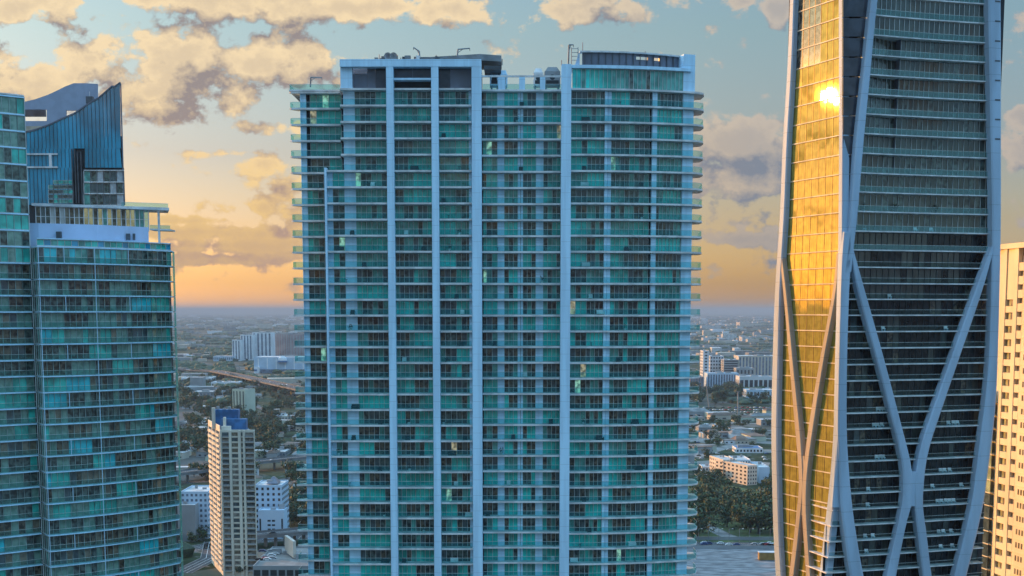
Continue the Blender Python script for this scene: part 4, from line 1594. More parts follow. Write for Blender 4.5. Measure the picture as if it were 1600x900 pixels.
# ------------------------------------------------------------------ ground, streets, haze
def ground():
    m = bpy.data.materials.new('city_ground')
    m.use_nodes = True
    t = m.node_tree
    b = t.nodes['Principled BSDF']
    g = t.nodes.new('ShaderNodeNewGeometry')

    def nz(scale, det=5, st=(1, 1, 1)):
        mp = t.nodes.new('ShaderNodeMapping')
        mp.inputs['Scale'].default_value = st
        t.links.new(g.outputs['Position'], mp.inputs[0])
        n = t.nodes.new('ShaderNodeTexNoise')
        n.inputs['Scale'].default_value = scale
        n.inputs['Detail'].default_value = det
        t.links.new(mp.outputs[0], n.inputs['Vector'])
        return n.outputs[0]
    a = nz(.0035, 6, (1, .6, 1))
    c = nz(.02, 6)
    e = nz(.09, 4)
    d = nz(.0009, 5, (.4, 1.3, 1))
    col = mixcol(wmaprange(c, .42, .58, tree=t), (.018, .032, .014), (.045, .062, .032), tree=t)
    col = mixcol(wmaprange(a, .5, .62, tree=t), col, (.11, .105, .10), tree=t)
    col = mixcol(wmaprange(e, .58, .68, tree=t), col, (.17, .16, .15), tree=t)
    vor = t.nodes.new('ShaderNodeTexVoronoi')
    vor.inputs['Scale'].default_value = .022
    t.links.new(g.outputs['Position'], vor.inputs['Vector'])
    vs = t.nodes.new('ShaderNodeSeparateXYZ')
    t.links.new(vor.outputs['Color'], vs.inputs[0])
    col = mixcol(wmath('MULTIPLY', wmaprange(vs.outputs[0], .78, .82, tree=t), wmaprange(d, .45, .6, tree=t), tree=t), col, (.24, .225, .21), tree=t)
    t.links.new(col, b.inputs['Base Color'])
    b.inputs['Roughness'].default_value = .95
    b.inputs['Specular IOR Level'].default_value = .1
    mb = MB()
    R = 62000
    mb.face([(-R, -8000, 0), (R, -8000, 0), (R, 2 * R, 0), (-R, 2 * R, 0)], m)
    o = mb.build('ground', None)
    o['kind'] = 'structure'


M['asphalt'] = mat('asphalt', (.055, .055, .06), .9, var=.3, nscale=.2)
M['concrete'] = mat('road_concrete', (.24, .23, .22), .85, var=.25, nscale=.1)
M['grey_deck'] = mat('weathered_bridge_concrete', (.16, .16, .165), .9, var=.25, nscale=.1)
M['paint'] = mat('road_paint', (.7, .7, .68), .7)
M['lawn'] = mat('lawn_grass', (.07, .10, .03), .95, var=.4, nscale=.05)
M['lot'] = mat('gravel_lot', (.12, .115, .12), col2=(.27, .26, .265), nscale=.30, rough=.95, stretch=(.35, 1, 1))
M['haze_wall'] = mat('pale_render', (.55, .57, .60), .8, var=.08, nscale=.05)
M['b_white'] = mat('white_render', (.72, .73, .76), .75, var=.1, nscale=.05)
M['b_blue'] = mat('pale_blue_render', (.42, .54, .66), .75, var=.08, nscale=.05)
M['b_beige'] = mat('beige_render', (.48, .43, .36), .8, var=.1, nscale=.05)
M['b_peach'] = mat('peach_render', (.60, .53, .45), .8, var=.1, nscale=.05)
M['b_red'] = mat('dull_red_brick', (.27, .20, .20), .85, var=.2, nscale=.05)
M['b_grey'] = mat('grey_render', (.28, .29, .30), .8, var=.12, nscale=.05)
M['b_green'] = mat('pale_green_render', (.46, .50, .40), .8, var=.08, nscale=.05)
M['r_grey'] = mat('grey_roof', (.20, .20, .20), .9, var=.25, nscale=.1)
M['r_white'] = mat('white_roof', (.50, .50, .50), .9, var=.25, nscale=.1)
M['r_brown'] = mat('brown_roof', (.16, .11, .085), .9, var=.3, nscale=.1)
M['r_blue'] = mat('blue_roof', (.03, .13, .30), .5, var=.25, nscale=.3)
M['win'] = mat('dark_window', (.03, .035, .045), .15, var=.5, nscale=.5)
M['win2'] = mat('blue_grey_window', (.12, .16, .22), .15, var=.3, nscale=.2)
M['sage'] = mat('dark_green_strip', (.05, .07, .06), .6)


def road(pts, w, z, m, name, mark=True, kerb=True, label=None):
    """road strip along world points with painted lines and kerbs"""
    pts = [(p[0], p[1]) for p in pts]
    k = MB()
    L, R = offset(pts, w / 2), offset(pts, -w / 2)
    for i in range(len(pts) - 1):
        k.face([(*R[i], z), (*R[i + 1], z), (*L[i + 1], z), (*L[i], z)], M['asphalt'] if m is None else m)
    o = k.build(name, None)
    o['kind'] = 'structure'
    if kerb:
        k = MB()
        k.band(L, .4, z - .02, z + .13, M['concrete'])
        k.band(R, -.4, z - .02, z + .13, M['concrete'])
        k.build('kerb', o)
    if mark:
        k = MB()
        for off in (0, w * .25, -w * .25):
            q = offset(pts, off)
            a, b = offset(q, .12), offset(q, -.12)
            for i in range(len(q) - 1):
                k.face([(*b[i], z + .006), (*b[i + 1], z + .006), (*a[i + 1], z + .006), (*a[i], z + .006)], M['paint'])
        k.build('road_marking', o)
    return o


def viaduct(pxs, H, w, label):
    """raised road on piers: pxs = photo points of the deck edge; H deck height"""
    pts = [tuple(G(a, b, H).xy) for a, b in pxs]
    T = thing('viaduct', label, 'viaduct', (*pts[len(pts) // 2], 0))
    q = resample(pts, 24)
    k = MB()
    k.band(offset(q, -w / 2), w, H - 1.6, H, M['grey_deck'])
    k.build('deck', T)
    for s in (-1, 1):
        k = MB()
        k.band(offset(q, s * w / 2 - .2), .4, H + .005, H + 1.0, M['grey_deck'])
        k.build('parapet', T)
    k = MB()
    L, R = offset(q, w / 2 - .5), offset(q, -w / 2 + .5)
    for i in range(24):
        k.face([(*R[i], H + .006), (*R[i + 1], H + .006), (*L[i + 1], H + .006), (*L[i], H + .006)], M['asphalt'])
    k.build('roadway', T)
    k = MB()
    for off in (-w / 6, w / 6):
        c = offset(q, off)
        a, b = offset(c, .15), offset(c, -.15)
        for i in range(24):
            k.face([(*b[i], H + .012), (*b[i + 1], H + .012), (*a[i + 1], H + .012), (*a[i], H + .012)], M['paint'])
    k.build('road_marking', T)
    for i in range(1, 24, 2):
        k = MB()
        p = q[i]
        k.obox(p, 0, 1.8, 1.8, 0, H - 2.4, M['concrete'])
        k.obox(p, 0, w * .8, 1.6, H - 2.39, H - 1.61, M['concrete'])
        k.build('pier', T)
    return T, q


def block(name, label, cat, x0, x1, ytop, ybase, depth, wall, roof='r_grey', cols=0, rows=0, style='grid', wm='win', yaw=0.0, frac=.5, group=None, parapet=.8):
    """far building: walls, roof slab with parapet, windows in rows or strips; placed by its base on the ground"""
    g = G((x0 + x1) / 2, ybase)
    Y = g.y
    X0, X1 = P(x0, ybase, Y).x, P(x1, ybase, Y).x
    H = P((x0 + x1) / 2, ytop, Y).z
    W = X1 - X0
    c = Vector(((X0 + X1) / 2, Y))
    T = thing(name, label, cat, (c.x, c.y + depth / 2, 0), group)
    ux, uy = Vector((cos(yaw), sin(yaw))), Vector((-sin(yaw), cos(yaw)))

    def pt(u_, v_):
        q = c + ux * u_ + uy * v_
        return (q.x, q.y)
    k = MB()
    k.prism([pt(-W / 2, 0), pt(W / 2, 0), pt(W / 2, depth), pt(-W / 2, depth)], 0, H - parapet, M[wall])
    for (a0, b0, a1, b1) in ((-W / 2, 0, W / 2, .4), (-W / 2, depth - .4, W / 2, depth), (-W / 2, .41, -W / 2 + .4, depth - .41), (W / 2 - .4, .41, W / 2, depth - .41)):
        k.prism([pt(a0, b0), pt(a1, b0), pt(a1, b1), pt(a0, b1)], H - parapet + .002, H, M[wall])
    k.build('wall', T)
    k = MB()
    k.prism([pt(-W / 2 + .41, .41), pt(W / 2 - .41, .41), pt(W / 2 - .41, depth - .41), pt(-W / 2 + .41, depth - .41)], H - parapet + .003, H - parapet + .15, M[roof])
    k.build('roof', T)
    for _ in range(random.randint(2, 4)):
        k = MB()
        u_, v_, s = random.uniform(-.35, .35) * W, random.uniform(.3, .8) * depth, random.uniform(.05, .13) * W
        k.prism([pt(u_ - s, v_), pt(u_ + s, v_), pt(u_ + s, v_ + s), pt(u_ - s, v_ + s)], H - parapet + .16, H + random.uniform(.5, 2.5), M['b_grey'])
        k.build('roof_unit', T)
    wp = Pieces('window', T)
    if cols:
        hh = (H - parapet) / max(rows, 1)
        ww = W / cols
        for i in range(cols):
            u0, u1 = -W / 2 + ww * (i + .5 - frac / 2), -W / 2 + ww * (i + .5 + frac / 2)
            if style == 'strip':
                mb = MB()
                mb.prism([pt(u0, -.12), pt(u1, -.12), pt(u1, .05), pt(u0, .05)], 3, H - parapet - 2, M[wm])
                wp.add(mb)
            else:
                for j in range(rows):
                    mb = MB()
                    z0 = hh * (j + .3)
                    mb.prism([pt(u0, -.1), pt(u1, -.1), pt(u1, .05), pt(u0, .05)], z0, z0 + hh * .48, M[wm])
                    wp.add(mb)
        # side windows
        if style == 'grid':
            sn = max(2, int(depth / max(ww, 1)))
            sn = min(sn, 8)
            for i in range(sn):
                v0 = depth * (i + .3) / sn
                for j in range(rows):
                    z0 = hh * (j + .3)
                    s = 1 if c.x < 0 else -1
                    mb = MB()
                    q = [pt(s * W / 2 + .1, v0), pt(s * W / 2 + .1, v0 + depth / sn * .45), pt(s * W / 2 - .05, v0 + depth / sn * .45), pt(s * W / 2 - .05, v0)]
                    mb.prism(q, z0, z0 + hh * .48, M[wm])
                    wp.add(mb, .5)
    wp.flush()
    return T, c, W, H, pt
# ------------------------------------------------------------------ trees
def tree_meshes():
    out = []
    for v in range(7):
        rnd = random.Random(100 + v)
        wide = (1.0, .8, 1.2, .9, 1.1, .7, 1.3)[v]
        k = MB()
        k.hexa([(.32 * cos(a), .32 * sin(a), 0) for a in [pi / 3 * q for q in range(6)]], [(.2 * cos(a) + .1, .2 * sin(a), 3.6) for a in [pi / 3 * q for q in range(6)]], M['bark'])
        for _ in range(4):
            a, e = rnd.uniform(0, 2 * pi), rnd.uniform(2, 3.6)
            k.tube((.1, 0, 3.2), (.1 + cos(a) * e * wide * .8, sin(a) * e * wide * .8, 3.4 + e * .9), .1, M['bark'], 5)
        trunk = k.build('trunk', None).data
        bpy.data.objects.remove(bpy.data.objects[-1]) if False else None
        c = MB()
        lobes = [(rnd.gauss(0, 2.1 * wide), rnd.gauss(0, 2.1 * wide), rnd.uniform(2.3, 7.8), rnd.uniform(1.2, 2.4)) for _ in range(15)]
        lm = M['leaf%d' % (1 + v % 4)], M['leaf%d' % (1 + (v + 1) % 4)]
        for (x_, y_, z_, r_) in lobes:
            m_ = rnd.choice(lm)
            for _ in range(34):
                d = Vector((rnd.gauss(0, 1), rnd.gauss(0, 1), rnd.gauss(0, .8))).normalized()
                p = Vector((x_, y_, z_)) + d * r_ * rnd.uniform(.65, 1.08)
                a = d.orthogonal().normalized() * rnd.uniform(.3, .62)
                b = d.cross(a).normalized() * rnd.uniform(.25, .5)
                t = d * rnd.uniform(-.25, .25)
                c.face([p - a - t, p + b, p + a + t, p - b], m_)
        crown = c.build('crown', None).data
        out.append((trunk, crown))
    for o in [o for o in COL.objects if o.name.split('.')[0] in ('trunk', 'crown') and o.parent is None]:
        bpy.data.objects.remove(o)
    return out


M['bark'] = mat('bark', (.06, .045, .035), .9)
for q, c in enumerate(((.024, .052, .014), (.036, .064, .018), (.048, .066, .022), (.018, .040, .016))):
    M['leaf%d' % (q + 1)] = mat('leaf_green_%s' % 'abcd'[q], c, .7, var=.5, nscale=.6)


def trees():
    meshes = tree_meshes()

    def plant(px_, py_, s, label, group, v=None, bare=False):
        g = G(px_, py_)
        v = random.randrange(7) if v is None else v
        if callable(label):
            label = label(px_, py_, s)
        tr, cr_ = meshes[v]
        t = thing('broadleaf_tree', label, 'tree', g, group)
        t.rotation_euler = (0, 0, random.uniform(0, 6.28))
        t.scale = (s * random.uniform(.9, 1.15), s * random.uniform(.9, 1.15), s * random.uniform(.85, 1.1))
        for nme, me in (('trunk', tr), ('crown', cr_)):
            o = bpy.data.objects.new(nme, me)
            COL.objects.link(o)
            o.parent = t
    def L1(px_, py_, s):
        size = 'broad' if s > 1.7 else 'middling' if s > 1.4 else 'small'
        if py_ < 620:
            w = 'under the motorway bridge'
        elif py_ < 655:
            w = 'level with the green tower'
        elif py_ < 712:
            w = 'above the raised road'
        else:
            w = 'below the raised road'
        e = 'beside the curved tower' if px_ < 325 else 'behind the slim cream tower' if px_ < 400 else 'beside the wide teal tower'
        return '%s dark tree %s, %s' % (size, w, e)

    def L2(px_, py_, s):
        size = 'broad' if s > 1.9 else 'middling' if s > 1.5 else 'small'
        w = 'by the street' if py_ > 825 else 'inside the grove' if py_ > 785 else 'under the peach apartments'
        e = 'beside the teal tower' if px_ < 1112 else 'beside the exoskeleton tower' if px_ > 1180 else 'along the park path'
        return '%s dark tree %s, %s' % (size, w, e)

    def L3(px_, py_, s):
        size = 'broad' if s > 1.9 else 'middling' if s > 1.2 else 'small'
        w = 'below the distant white blocks' if py_ < 640 else 'among the dusty yards'
        e = 'near the teal tower' if px_ < 1120 else 'near the exoskeleton tower' if px_ > 1170 else 'midway in the right gap'
        return '%s dark tree %s, %s' % (size, w, e)
    G1, G2, G3 = 'trees of the neighbourhood on the left', 'grove below the peach apartments', 'trees in the right gap'
    rnd = random.Random(5)
    # left gap neighbourhood, rows thin out where the roofs are
    n = 0
    while n < 255:
        px_, py_ = rnd.uniform(279, 484), 588 + 245 * rnd.random() ** 1.1
        if 386 < px_ < 482 and py_ < 600 or 396 < px_ < 452 and py_ > 742 or px_ < 326 and py_ > 752 or py_ > 765 and px_ < 440:
            continue
        if abs(py_ - 728) < 12:
            continue
        if mnoise.noise((px_ * .03, py_ * .05, 0)) < -.2:
            continue
        plant(px_, py_, rnd.uniform(1.15, 2.0), L1, G1)
        n += 1
    for px_, py_, s in ((455, 792, 1.3), (462, 805, 1.2), (470, 815, 1.5), (456, 822, 1.0), (474, 790, 1.6), (310, 842, 1.0), (318, 845, .9), (300, 848, .8), (392, 893, 1.2), (378, 899, 1.0)):
        plant(px_, py_, s, 'tree beside the pale blue office block or the parking deck', 'trees near the parking deck')
    # right gap grove
    spots = [(1090, 838, 2.2), (1098, 832, 1.6), (1086, 820, 2.0), (1108, 812, 1.9), (1100, 800, 1.8), (1118, 805, 1.7), (1130, 800, 2.0), (1142, 810, 1.8), (1150, 815, 2.1), (1136, 823, 1.8), (1160, 822, 2.1), (1172, 832, 2.2), (1185, 834, 2.4), (1196, 828, 2.2), (1178, 815, 1.8),
             (1205, 832, 2.0), (1192, 808, 1.9), (1204, 800, 2.0), (1165, 800, 1.7), (1150, 795, 1.5), (1120, 790, 1.6), (1106, 785, 1.5), (1092, 790, 1.6), (1135, 787, 1.4), (1180, 792, 1.7), (1206, 812, 1.9), (1086, 800, 1.7), (1095, 775, 1.4), (1112, 772, 1.3),
             (1105, 762, 1.4), (1115, 757, 1.5), (1125, 762, 1.4), (1133, 768, 1.3), (1096, 755, 1.2), (1121, 751, 1.2), (1205, 770, 1.3), (1208, 760, 1.4), (1196, 764, 1.0), (1168, 784, 1.3), (1082, 770, 1.5), (1083, 845, 1.8), (1147, 780, 1.2)]
    for px_, py_, s in spots:
        plant(px_, py_, s, L2, G2)
    n = 0
    while n < 60:
        px_, py_ = rnd.uniform(1076, 1213), rnd.uniform(608, 634) if n < 30 else rnd.uniform(655, 745)
        if px_ > 1165 and py_ < 625 or (1118 < px_ and 700 < py_ < 760):
            continue
        plant(px_, py_, rnd.uniform(.8, 1.5) if n > 30 else rnd.uniform(1.5, 2.4), L3, G3)
        n += 1


# ------------------------------------------------------------------ houses, cars, far fields
def houses():
    """the low houses one can tell apart, then the far ones as one mass"""
    rnd = random.Random(11)
    walls = ['b_white', 'b_beige', 'b_grey', 'b_beige', 'b_green', 'b_grey']
    roofs = ['r_grey', 'r_white', 'r_brown', 'r_grey', 'r_grey', 'r_brown']
    word = {'r_grey': 'grey', 'r_white': 'pale', 'r_brown': 'brown'}

    def house(px_, py_, w, d, h, yaw, label, group, wl, rf):
        g = G(px_, py_)
        k = MB()
        k.obox((g.x, g.y), yaw, w, d, 0, h, M[wl])
        if rf == 'r_white' or rnd.random() < .4:
            k.obox((g.x, g.y), yaw, w + .6, d + .6, h + .002, h + .5, M[rf])
        else:
            ux, uy = cos(yaw), sin(yaw)
            q = [(g.x + ux * a * (w / 2 + .4) - uy * b * (d / 2 + .4), g.y + uy * a * (w / 2 + .4) + ux * b * (d / 2 + .4)) for a, b in ((-1, -1), (1, -1), (1, 1), (-1, 1))]
            r = [(g.x + ux * a * w * .3 - uy * b * .1, g.y + uy * a * w * .3 + ux * b * .1) for a, b in ((-1, -1), (1, -1), (1, 1), (-1, 1))]
            k.hexa([(*p, h + .002) for p in q], [(*p, h + d * .22) for p in r], M[rf])
        for s in (-.3, 0, .3):
            ux, uy = cos(yaw), sin(yaw)
            c = (g.x + ux * s * w + uy * (d / 2 + .03), g.y + uy * s * w - ux * (d / 2 + .03))
            k.obox(c, yaw, w * .12, .1, 1.0, min(h - .4, 2.6), M['win'])
        o = k.build('house', None, base=(g.x, g.y, 0))
        tag(o, label, 'house', group)
    n = 0
    while n < 95:
        px_, py_ = rnd.uniform(279, 484), rnd.uniform(590, 770)
        if (384 < px_ and py_ < 604) or (396 < px_ < 452 and py_ > 735) or abs(py_ - 728) < 9 or (355 < px_ < 390 and 635 < py_ < 655) or (px_ < 326 and py_ > 745):
            continue
        rf = rnd.choice(roofs)
        house(px_, py_, rnd.uniform(10, 26), rnd.uniform(9, 14), rnd.uniform(3.5, 7), rnd.choice((.1, .1, 1.6, -.3)), '%s roofed house %s, %s' % (word[rf], 'beside the curved tower' if px_ < 325 else 'behind the slim cream tower' if px_ < 400 else 'beside the teal tower', 'under the motorway bridge' if py_ < 625 else 'above the raised road' if py_ < 728 else 'below the raised road'), 'low houses in the left gap', rnd.choice(walls), rf)
        n += 1
    n = 0
    while n < 24:
        px_, py_ = rnd.uniform(1078, 1213), rnd.uniform(648, 712)
        rf = rnd.choice(('r_grey', 'r_grey', 'r_brown', 'r_white'))
        if px_ > 1112 and py_ > 696:
            continue
        house(px_, py_, rnd.uniform(12, 40), rnd.uniform(10, 20), rnd.uniform(3.5, 7), rnd.choice((.15, .15, 1.7)), '%s roofed shed %s, %s' % (word[rf], 'near the teal tower' if px_ < 1118 else 'near the exoskeleton tower' if px_ > 1170 else 'midway', 'just below the car rows' if py_ < 668 else 'above the peach apartments'), 'low sheds in the right gap', rnd.choice(walls), rf)
        n += 1
    # beyond about 2.5 km: one mass of roofs, one of woods
    k = MB()
    mats = [M[x] for x in ('b_white', 'b_beige', 'b_grey', 'b_grey', 'r_grey', 'r_grey', 'r_white')]
    for n_ in range(4900):
        Yd = 2300 * (13 ** rnd.random()) if n_ < 3600 else rnd.uniform(800, 2300)
        a = rnd.uniform(-.42, .42)
        if Yd < 2300 and (-.285 < a < -.135 or .12 < a < .23 or abs(a * Yd + 150) < 40 and Yd < 900):
            continue
        X = a * Yd
        if mnoise.noise((X * .0007, Yd * .0011, 3)) < -.05 and rnd.random() < .85:
            continue
        if 2250 < Yd < 4300 and -.235 < a < -.15 and rnd.random() < .9:
            continue
        if Yd < 3300 and .13 < a < .21:
            continue
        s = rnd.uniform(.7, 1.6) * (1 + Yd / 14000)
        k.obox((X, Yd), rnd.choice((0, .2, 1.5)), rnd.uniform(12, 60) * s, rnd.uniform(12, 25) * s, 0, rnd.uniform(4, 9) * s * (2.2 if rnd.random() < .06 else 1), rnd.choice(mats))
    k.build('distant_houses', None, kind='stuff')
    k = MB()
    wm = [M['leaf%d' % q] for q in (1, 2, 3, 4)]
    for n_ in range(8600):
        Yd = 1900 * (18 ** rnd.random()) if n_ < 6500 else rnd.uniform(700, 1900)
        a = rnd.uniform(-.43, .43)
        if Yd < 1900 and (-.285 < a < -.135 or .12 < a < .23):
            continue
        X = a * Yd
        if mnoise.noise((X * .0009, Yd * .0016, 9)) < -.02 and rnd.random() < .8:
            continue
        if Yd < 3000 and (.135 < a < .21) and rnd.random() < .8:
            continue
        s = rnd.uniform(6, 16) * (1 + Yd / 5500)
        h = rnd.uniform(6, 11) * (1 + Yd / 30000)
        m_ = rnd.choice(wm)
        for _ in range(6):
            c = Vector((X + rnd.uniform(-1, 1) * s, Yd + rnd.uniform(-1, 1) * s, 0))
            r = s * rnd.uniform(.3, .7)
            n_ = 6
            ring0 = [(c.x + r * cos(2 * pi * q / n_), c.y + r * sin(2 * pi * q / n_), 0) for q in range(n_)]
            ring1 = [(c.x + r * 1.1 * rnd.uniform(.7, 1.1) * cos(2 * pi * q / n_), c.y + r * 1.1 * sin(2 * pi * q / n_), h * rnd.uniform(.45, .7)) for q in range(n_)]
            ring2 = [(c.x + r * .45 * cos(2 * pi * q / n_), c.y + r * .45 * sin(2 * pi * q / n_), h * rnd.uniform(.85, 1.1)) for q in range(n_)]
            k.hexa(ring0, ring1, m_, cap=False, base=False)
            k.hexa(ring1, ring2, m_, cap=True, base=False)
    k.build('distant_woods', None, kind='stuff')


def car_mesh(col):
    k = MB()
    pr = [(-2.2, .3), (2.2, .3), (2.25, .75), (1.5, .9), (.8, 1.4), (-1.2, 1.42), (-2.0, .95), (-2.25, .8)]
    a = [(x_, -.85, z_) for x_, z_ in pr]
    b = [(x_, .85, z_) for x_, z_ in pr]
    k.hexa(a, b, col)
    for s in (-.87, .87):
        k.face([(1.3, s, .92), (.75, s, 1.33), (-1.1, s, 1.34), (-1.6, s, .95)][::1 if s < 0 else -1], M['win'])
    for x_ in (-1.4, 1.4):
        for s in (-.8, .8):
            k.hexa([(x_ + .33 * cos(q), s - .1, .33 + .33 * sin(q)) for q in [pi / 4 * i for i in range(8)]], [(x_ + .33 * cos(q), s + .1, .33 + .33 * sin(q)) for q in [pi / 4 * i for i in range(8)]], M['dark'])
    o = k.build('parked_car', None)
    me = o.data
    bpy.data.objects.remove(o)
    return me


def cars(decks):
    rnd = random.Random(3)
    meshes = [(w, car_mesh(mat('car_paint_%s' % w, c, .3, var=.03))) for w, c in (('white', (.75, .75, .75)), ('silver', (.42, .43, .45)), ('black', (.02, .02, .02)), ('red', (.35, .03, .03)), ('blue', (.04, .08, .22)))]

    def put(x_, y_, z_, yaw, name, label, group, scale=1.0):
        w, me = rnd.choices(meshes, (5, 3, 2, 1, 1))[0]
        o = bpy.data.objects.new(name, me)
        COL.objects.link(o)
        o.location = (x_, y_, z_)
        o.rotation_euler = (0, 0, yaw)
        o.scale = (scale,) * 3
        tag(o, label % w, 'car', group)
    for row in range(4):
        for c in range(26):
            g = G(1086 + c * 4.9 + rnd.uniform(-.8, .8), 637.5 + row * 3.6 + rnd.uniform(-.4, .4))
            if rnd.random() < .8:
                put(g.x, g.y, .02, rnd.choice((.3, .35)), 'parked_car', '%s car in the long rows of the storage yard in the right gap', 'cars parked in rows in the yard', 1.15)
    for _ in range(46):
        g = G(rnd.uniform(1082, 1205), rnd.uniform(662, 722))
        put(g.x, g.y, .03, .3, 'parked_car', '%s car standing on the yards above the peach apartments', 'cars on the yards')
    for c in range(9):
        g = G(1163 + c * 4.6, 774 + c * .3)
        put(g.x, g.y, .05, 1.4, 'parked_car', '%s car in the lot beside the peach apartments', 'cars by the peach apartments')
    for (T, q), nc in zip(decks, (22, 7, 7)):
        for _ in range(nc):
            i = rnd.randrange(len(q) - 1)
            t = rnd.random()
            a, b = Vector(q[i]), Vector(q[i + 1])
            p = a + (b - a) * t
            n = Vector((-(b - a).y, (b - a).x)).normalized() * rnd.choice((-6, -2.4, 2.4, 6))
            put(p.x + n.x, p.y + n.y, T['deck_z'] + .02, atan2((b - a).y, (b - a).x), 'moving_car', '%s car driving along a raised road', 'cars on the raised roads')
    for _ in range(14):
        g = G(rnd.uniform(1080, 1212), rnd.choice((849.3, 850.3, 851.4, 852.3)))
        put(g.x, g.y, .04, rnd.choice((0, pi)), 'moving_car', '%s car driving on the street by the gravel lot', 'cars on the street by the lot')
    for _ in range(9):
        g = G(rnd.uniform(405, 440), rnd.uniform(862, 876), 13.0)
        put(g.x, g.y, 13.02, .1, 'parked_car', '%s car on the roof of the parking deck', 'cars on the parking deck')


def city():
    ground()
    k = MB()          # the bay behind the camera, which the lower glass mirrors
    k.face([(-60000, -7900, .05), (60000, -7900, .05), (60000, 60, .05), (-60000, 60, .05)], M['water'])
    k.build('bay_water', None, kind='structure')
    # --- left gap, far to near
    block('apartment_block', 'long white block with vertical bands, stepped end towards the left, on the horizon', 'building', 395, 425, 519.5, 562, 60, 'b_white', cols=5, style='strip', wm='win2', frac=.42)
    block('apartment_block', 'white block lower than its neighbour, second step of the stepped group', 'building', 376.3, 394.6, 523, 563, 60, 'b_white', cols=4, style='strip', wm='win2', frac=.45)
    block('apartment_block', 'lowest white block of the stepped group, at its left end', 'building', 363, 376, 531, 564, 60, 'b_white', cols=3, style='strip', wm='win2', frac=.4)
    block('apartment_block', 'dull grey red block with vertical bands, right of the white stepped group', 'building', 425.4, 452, 521, 560, 70, 'b_grey', cols=7, style='strip', wm='b_red', frac=.5)
    block('apartment_block', 'dull red block half hidden by the wide teal tower', 'building', 452.4, 476, 522.5, 560, 70, 'b_red', cols=5, style='strip', wm='b_grey', frac=.4)
    block('low_block', 'low pale wing at the foot of the white stepped group', 'building', 333, 363, 556.5, 564.5, 50, 'b_blue', 'r_white', cols=10, rows=1, wm='win2')
    T, c, W, H, pt = block('arena_hall', 'broad white hall with a blue and white dome on its front, above the motorway', 'building', 397, 481, 558, 583, 90, 'b_blue', 'r_white', cols=6, style='strip', wm='b_white', frac=.12)
    k = MB()
    q = P(441.5, 563, c.y - 1)
    for r0, z0, r1, z1, m_ in ((11, -4.5, 11, -.5, 'r_blue'), (11, -.49, 9.4, 5, 'b_white'), (9.4, 5.01, 5, 10, 'b_white')):
        k.hexa([(q.x + r0 * cos(a), q.y - 2 + r0 * .6 * sin(a), q.z + z0) for a in [pi / 5 * i for i in range(10)]], [(q.x + r1 * cos(a), q.y - 2 + r1 * .6 * sin(a), q.z + z1) for a in [pi / 5 * i for i in range(10)]], M[m_])
    k.build('dome', T)
    k = MB()
    k.box((c.x - W * .37, c.y - 6, 0), (c.x + W * .49, c.y - .2, 9), M['win2'])
    k.build('entrance_hall', T)
    k = MB()
    k.box((c.x - W * .49, c.y - 5, 0), (c.x - W * .39, c.y - .2, 15), M['b_white'])
    k.box((c.x - W * .49, c.y - 6, 5), (c.x - W * .44, c.y - 5.1, 9), M['r_blue'])
    k.build('entrance_tower', T)
    block('cream_tower', 'small pale green tower with dark vertical bands, above the slim cream tower', 'tower', 361, 386, 608, 650, 22, 'b_green', cols=4, style='strip', wm='sage', frac=.35, yaw=-.5)
    for i, (a, b_, yt_, yb_, wl, lab) in enumerate(((283, 330, 590, 600, 'b_white', 'long pale warehouse roof below the motorway bend, far left'), (330, 372, 597, 606, 'b_white', 'pale warehouse with a bright roof right of the longest one'), (300, 345, 612, 620, 'b_grey', 'grey warehouse lowest of the three below the motorway'),
                                                  (408, 446, 706, 713, 'b_grey', 'pale roofed shed above the raised road'), (440, 478, 650, 656, 'b_beige', 'beige long shed at the edge of the teal tower, among trees'), (284, 318, 660, 668, 'b_grey', 'grey long shed by the left tower, among trees'))):
        block('warehouse', lab, 'building', a, b_, yt_, yb_, 40, wl, 'r_white', cols=8, rows=1, wm='win2')
    decks = []
    T, q = viaduct([(215, 579), (285, 577), (340, 580), (390, 590), (440, 601), (520, 618)], 14, 30, 'long pale motorway bridge curving across the left gap below the horizon')
    T['deck_z'] = 14
    decks.append((T, q))
    T, q = viaduct([(200, 745), (285, 738), (330, 732), (400, 721), (480, 713), (560, 706)], 9, 17, 'raised grey road crossing behind the slim cream tower')
    T['deck_z'] = 9
    decks.append((T, q))
    T, q = viaduct([(360, 838), (400, 835), (440, 832), (480, 828), (540, 823)], 8, 14, 'dark raised road in front of the pale blue office block')
    T['deck_z'] = 8
    decks.append((T, q))
    # slim cream tower with a blue top
    slim_tower()
    # pale blue office block, stepped, with a pyramid roof
    T, c, W, H, pt = block('office_block', 'pale blue block with square windows and small pyramid roof, by the slim cream tower', 'building', 399, 441.5, 758, 836, 26, 'b_blue', 'r_white', cols=5, rows=9, wm='win', frac=.42)
    k = MB()
    z = H + .02
    k.hexa([pt(-W * .12, 6) + (z,), pt(W * .3, 6) + (z,), pt(W * .3, 18) + (z,), pt(-W * .12, 18) + (z,)], [pt(W * .05, 11) + (z + 4,), pt(W * .13, 11) + (z + 4,), pt(W * .13, 13) + (z + 4,), pt(W * .05, 13) + (z + 4,)], M['mauve'])
    k.build('pyramid_roof', T)
    T2, c2, W2, H2, pt2 = block('office_annex', 'lower pale blue front block with dark corner slots, below the square windowed office block', 'building', 404, 444.5, 797, 842, 12, 'b_blue', 'b_blue', cols=0)
    w = Pieces('window', T2)
    for u_, a, b_ in ((-.42, .05, .7), (.42, .05, .7)):
        k = MB()
        k.prism([pt2(u_ * W2 - .5, -.1), pt2(u_ * W2 + .5, -.1), pt2(u_ * W2 + .5, .02), pt2(u_ * W2 - .5, .02)], H2 * a, H2 * b_, M['win'])
        w.add(k)
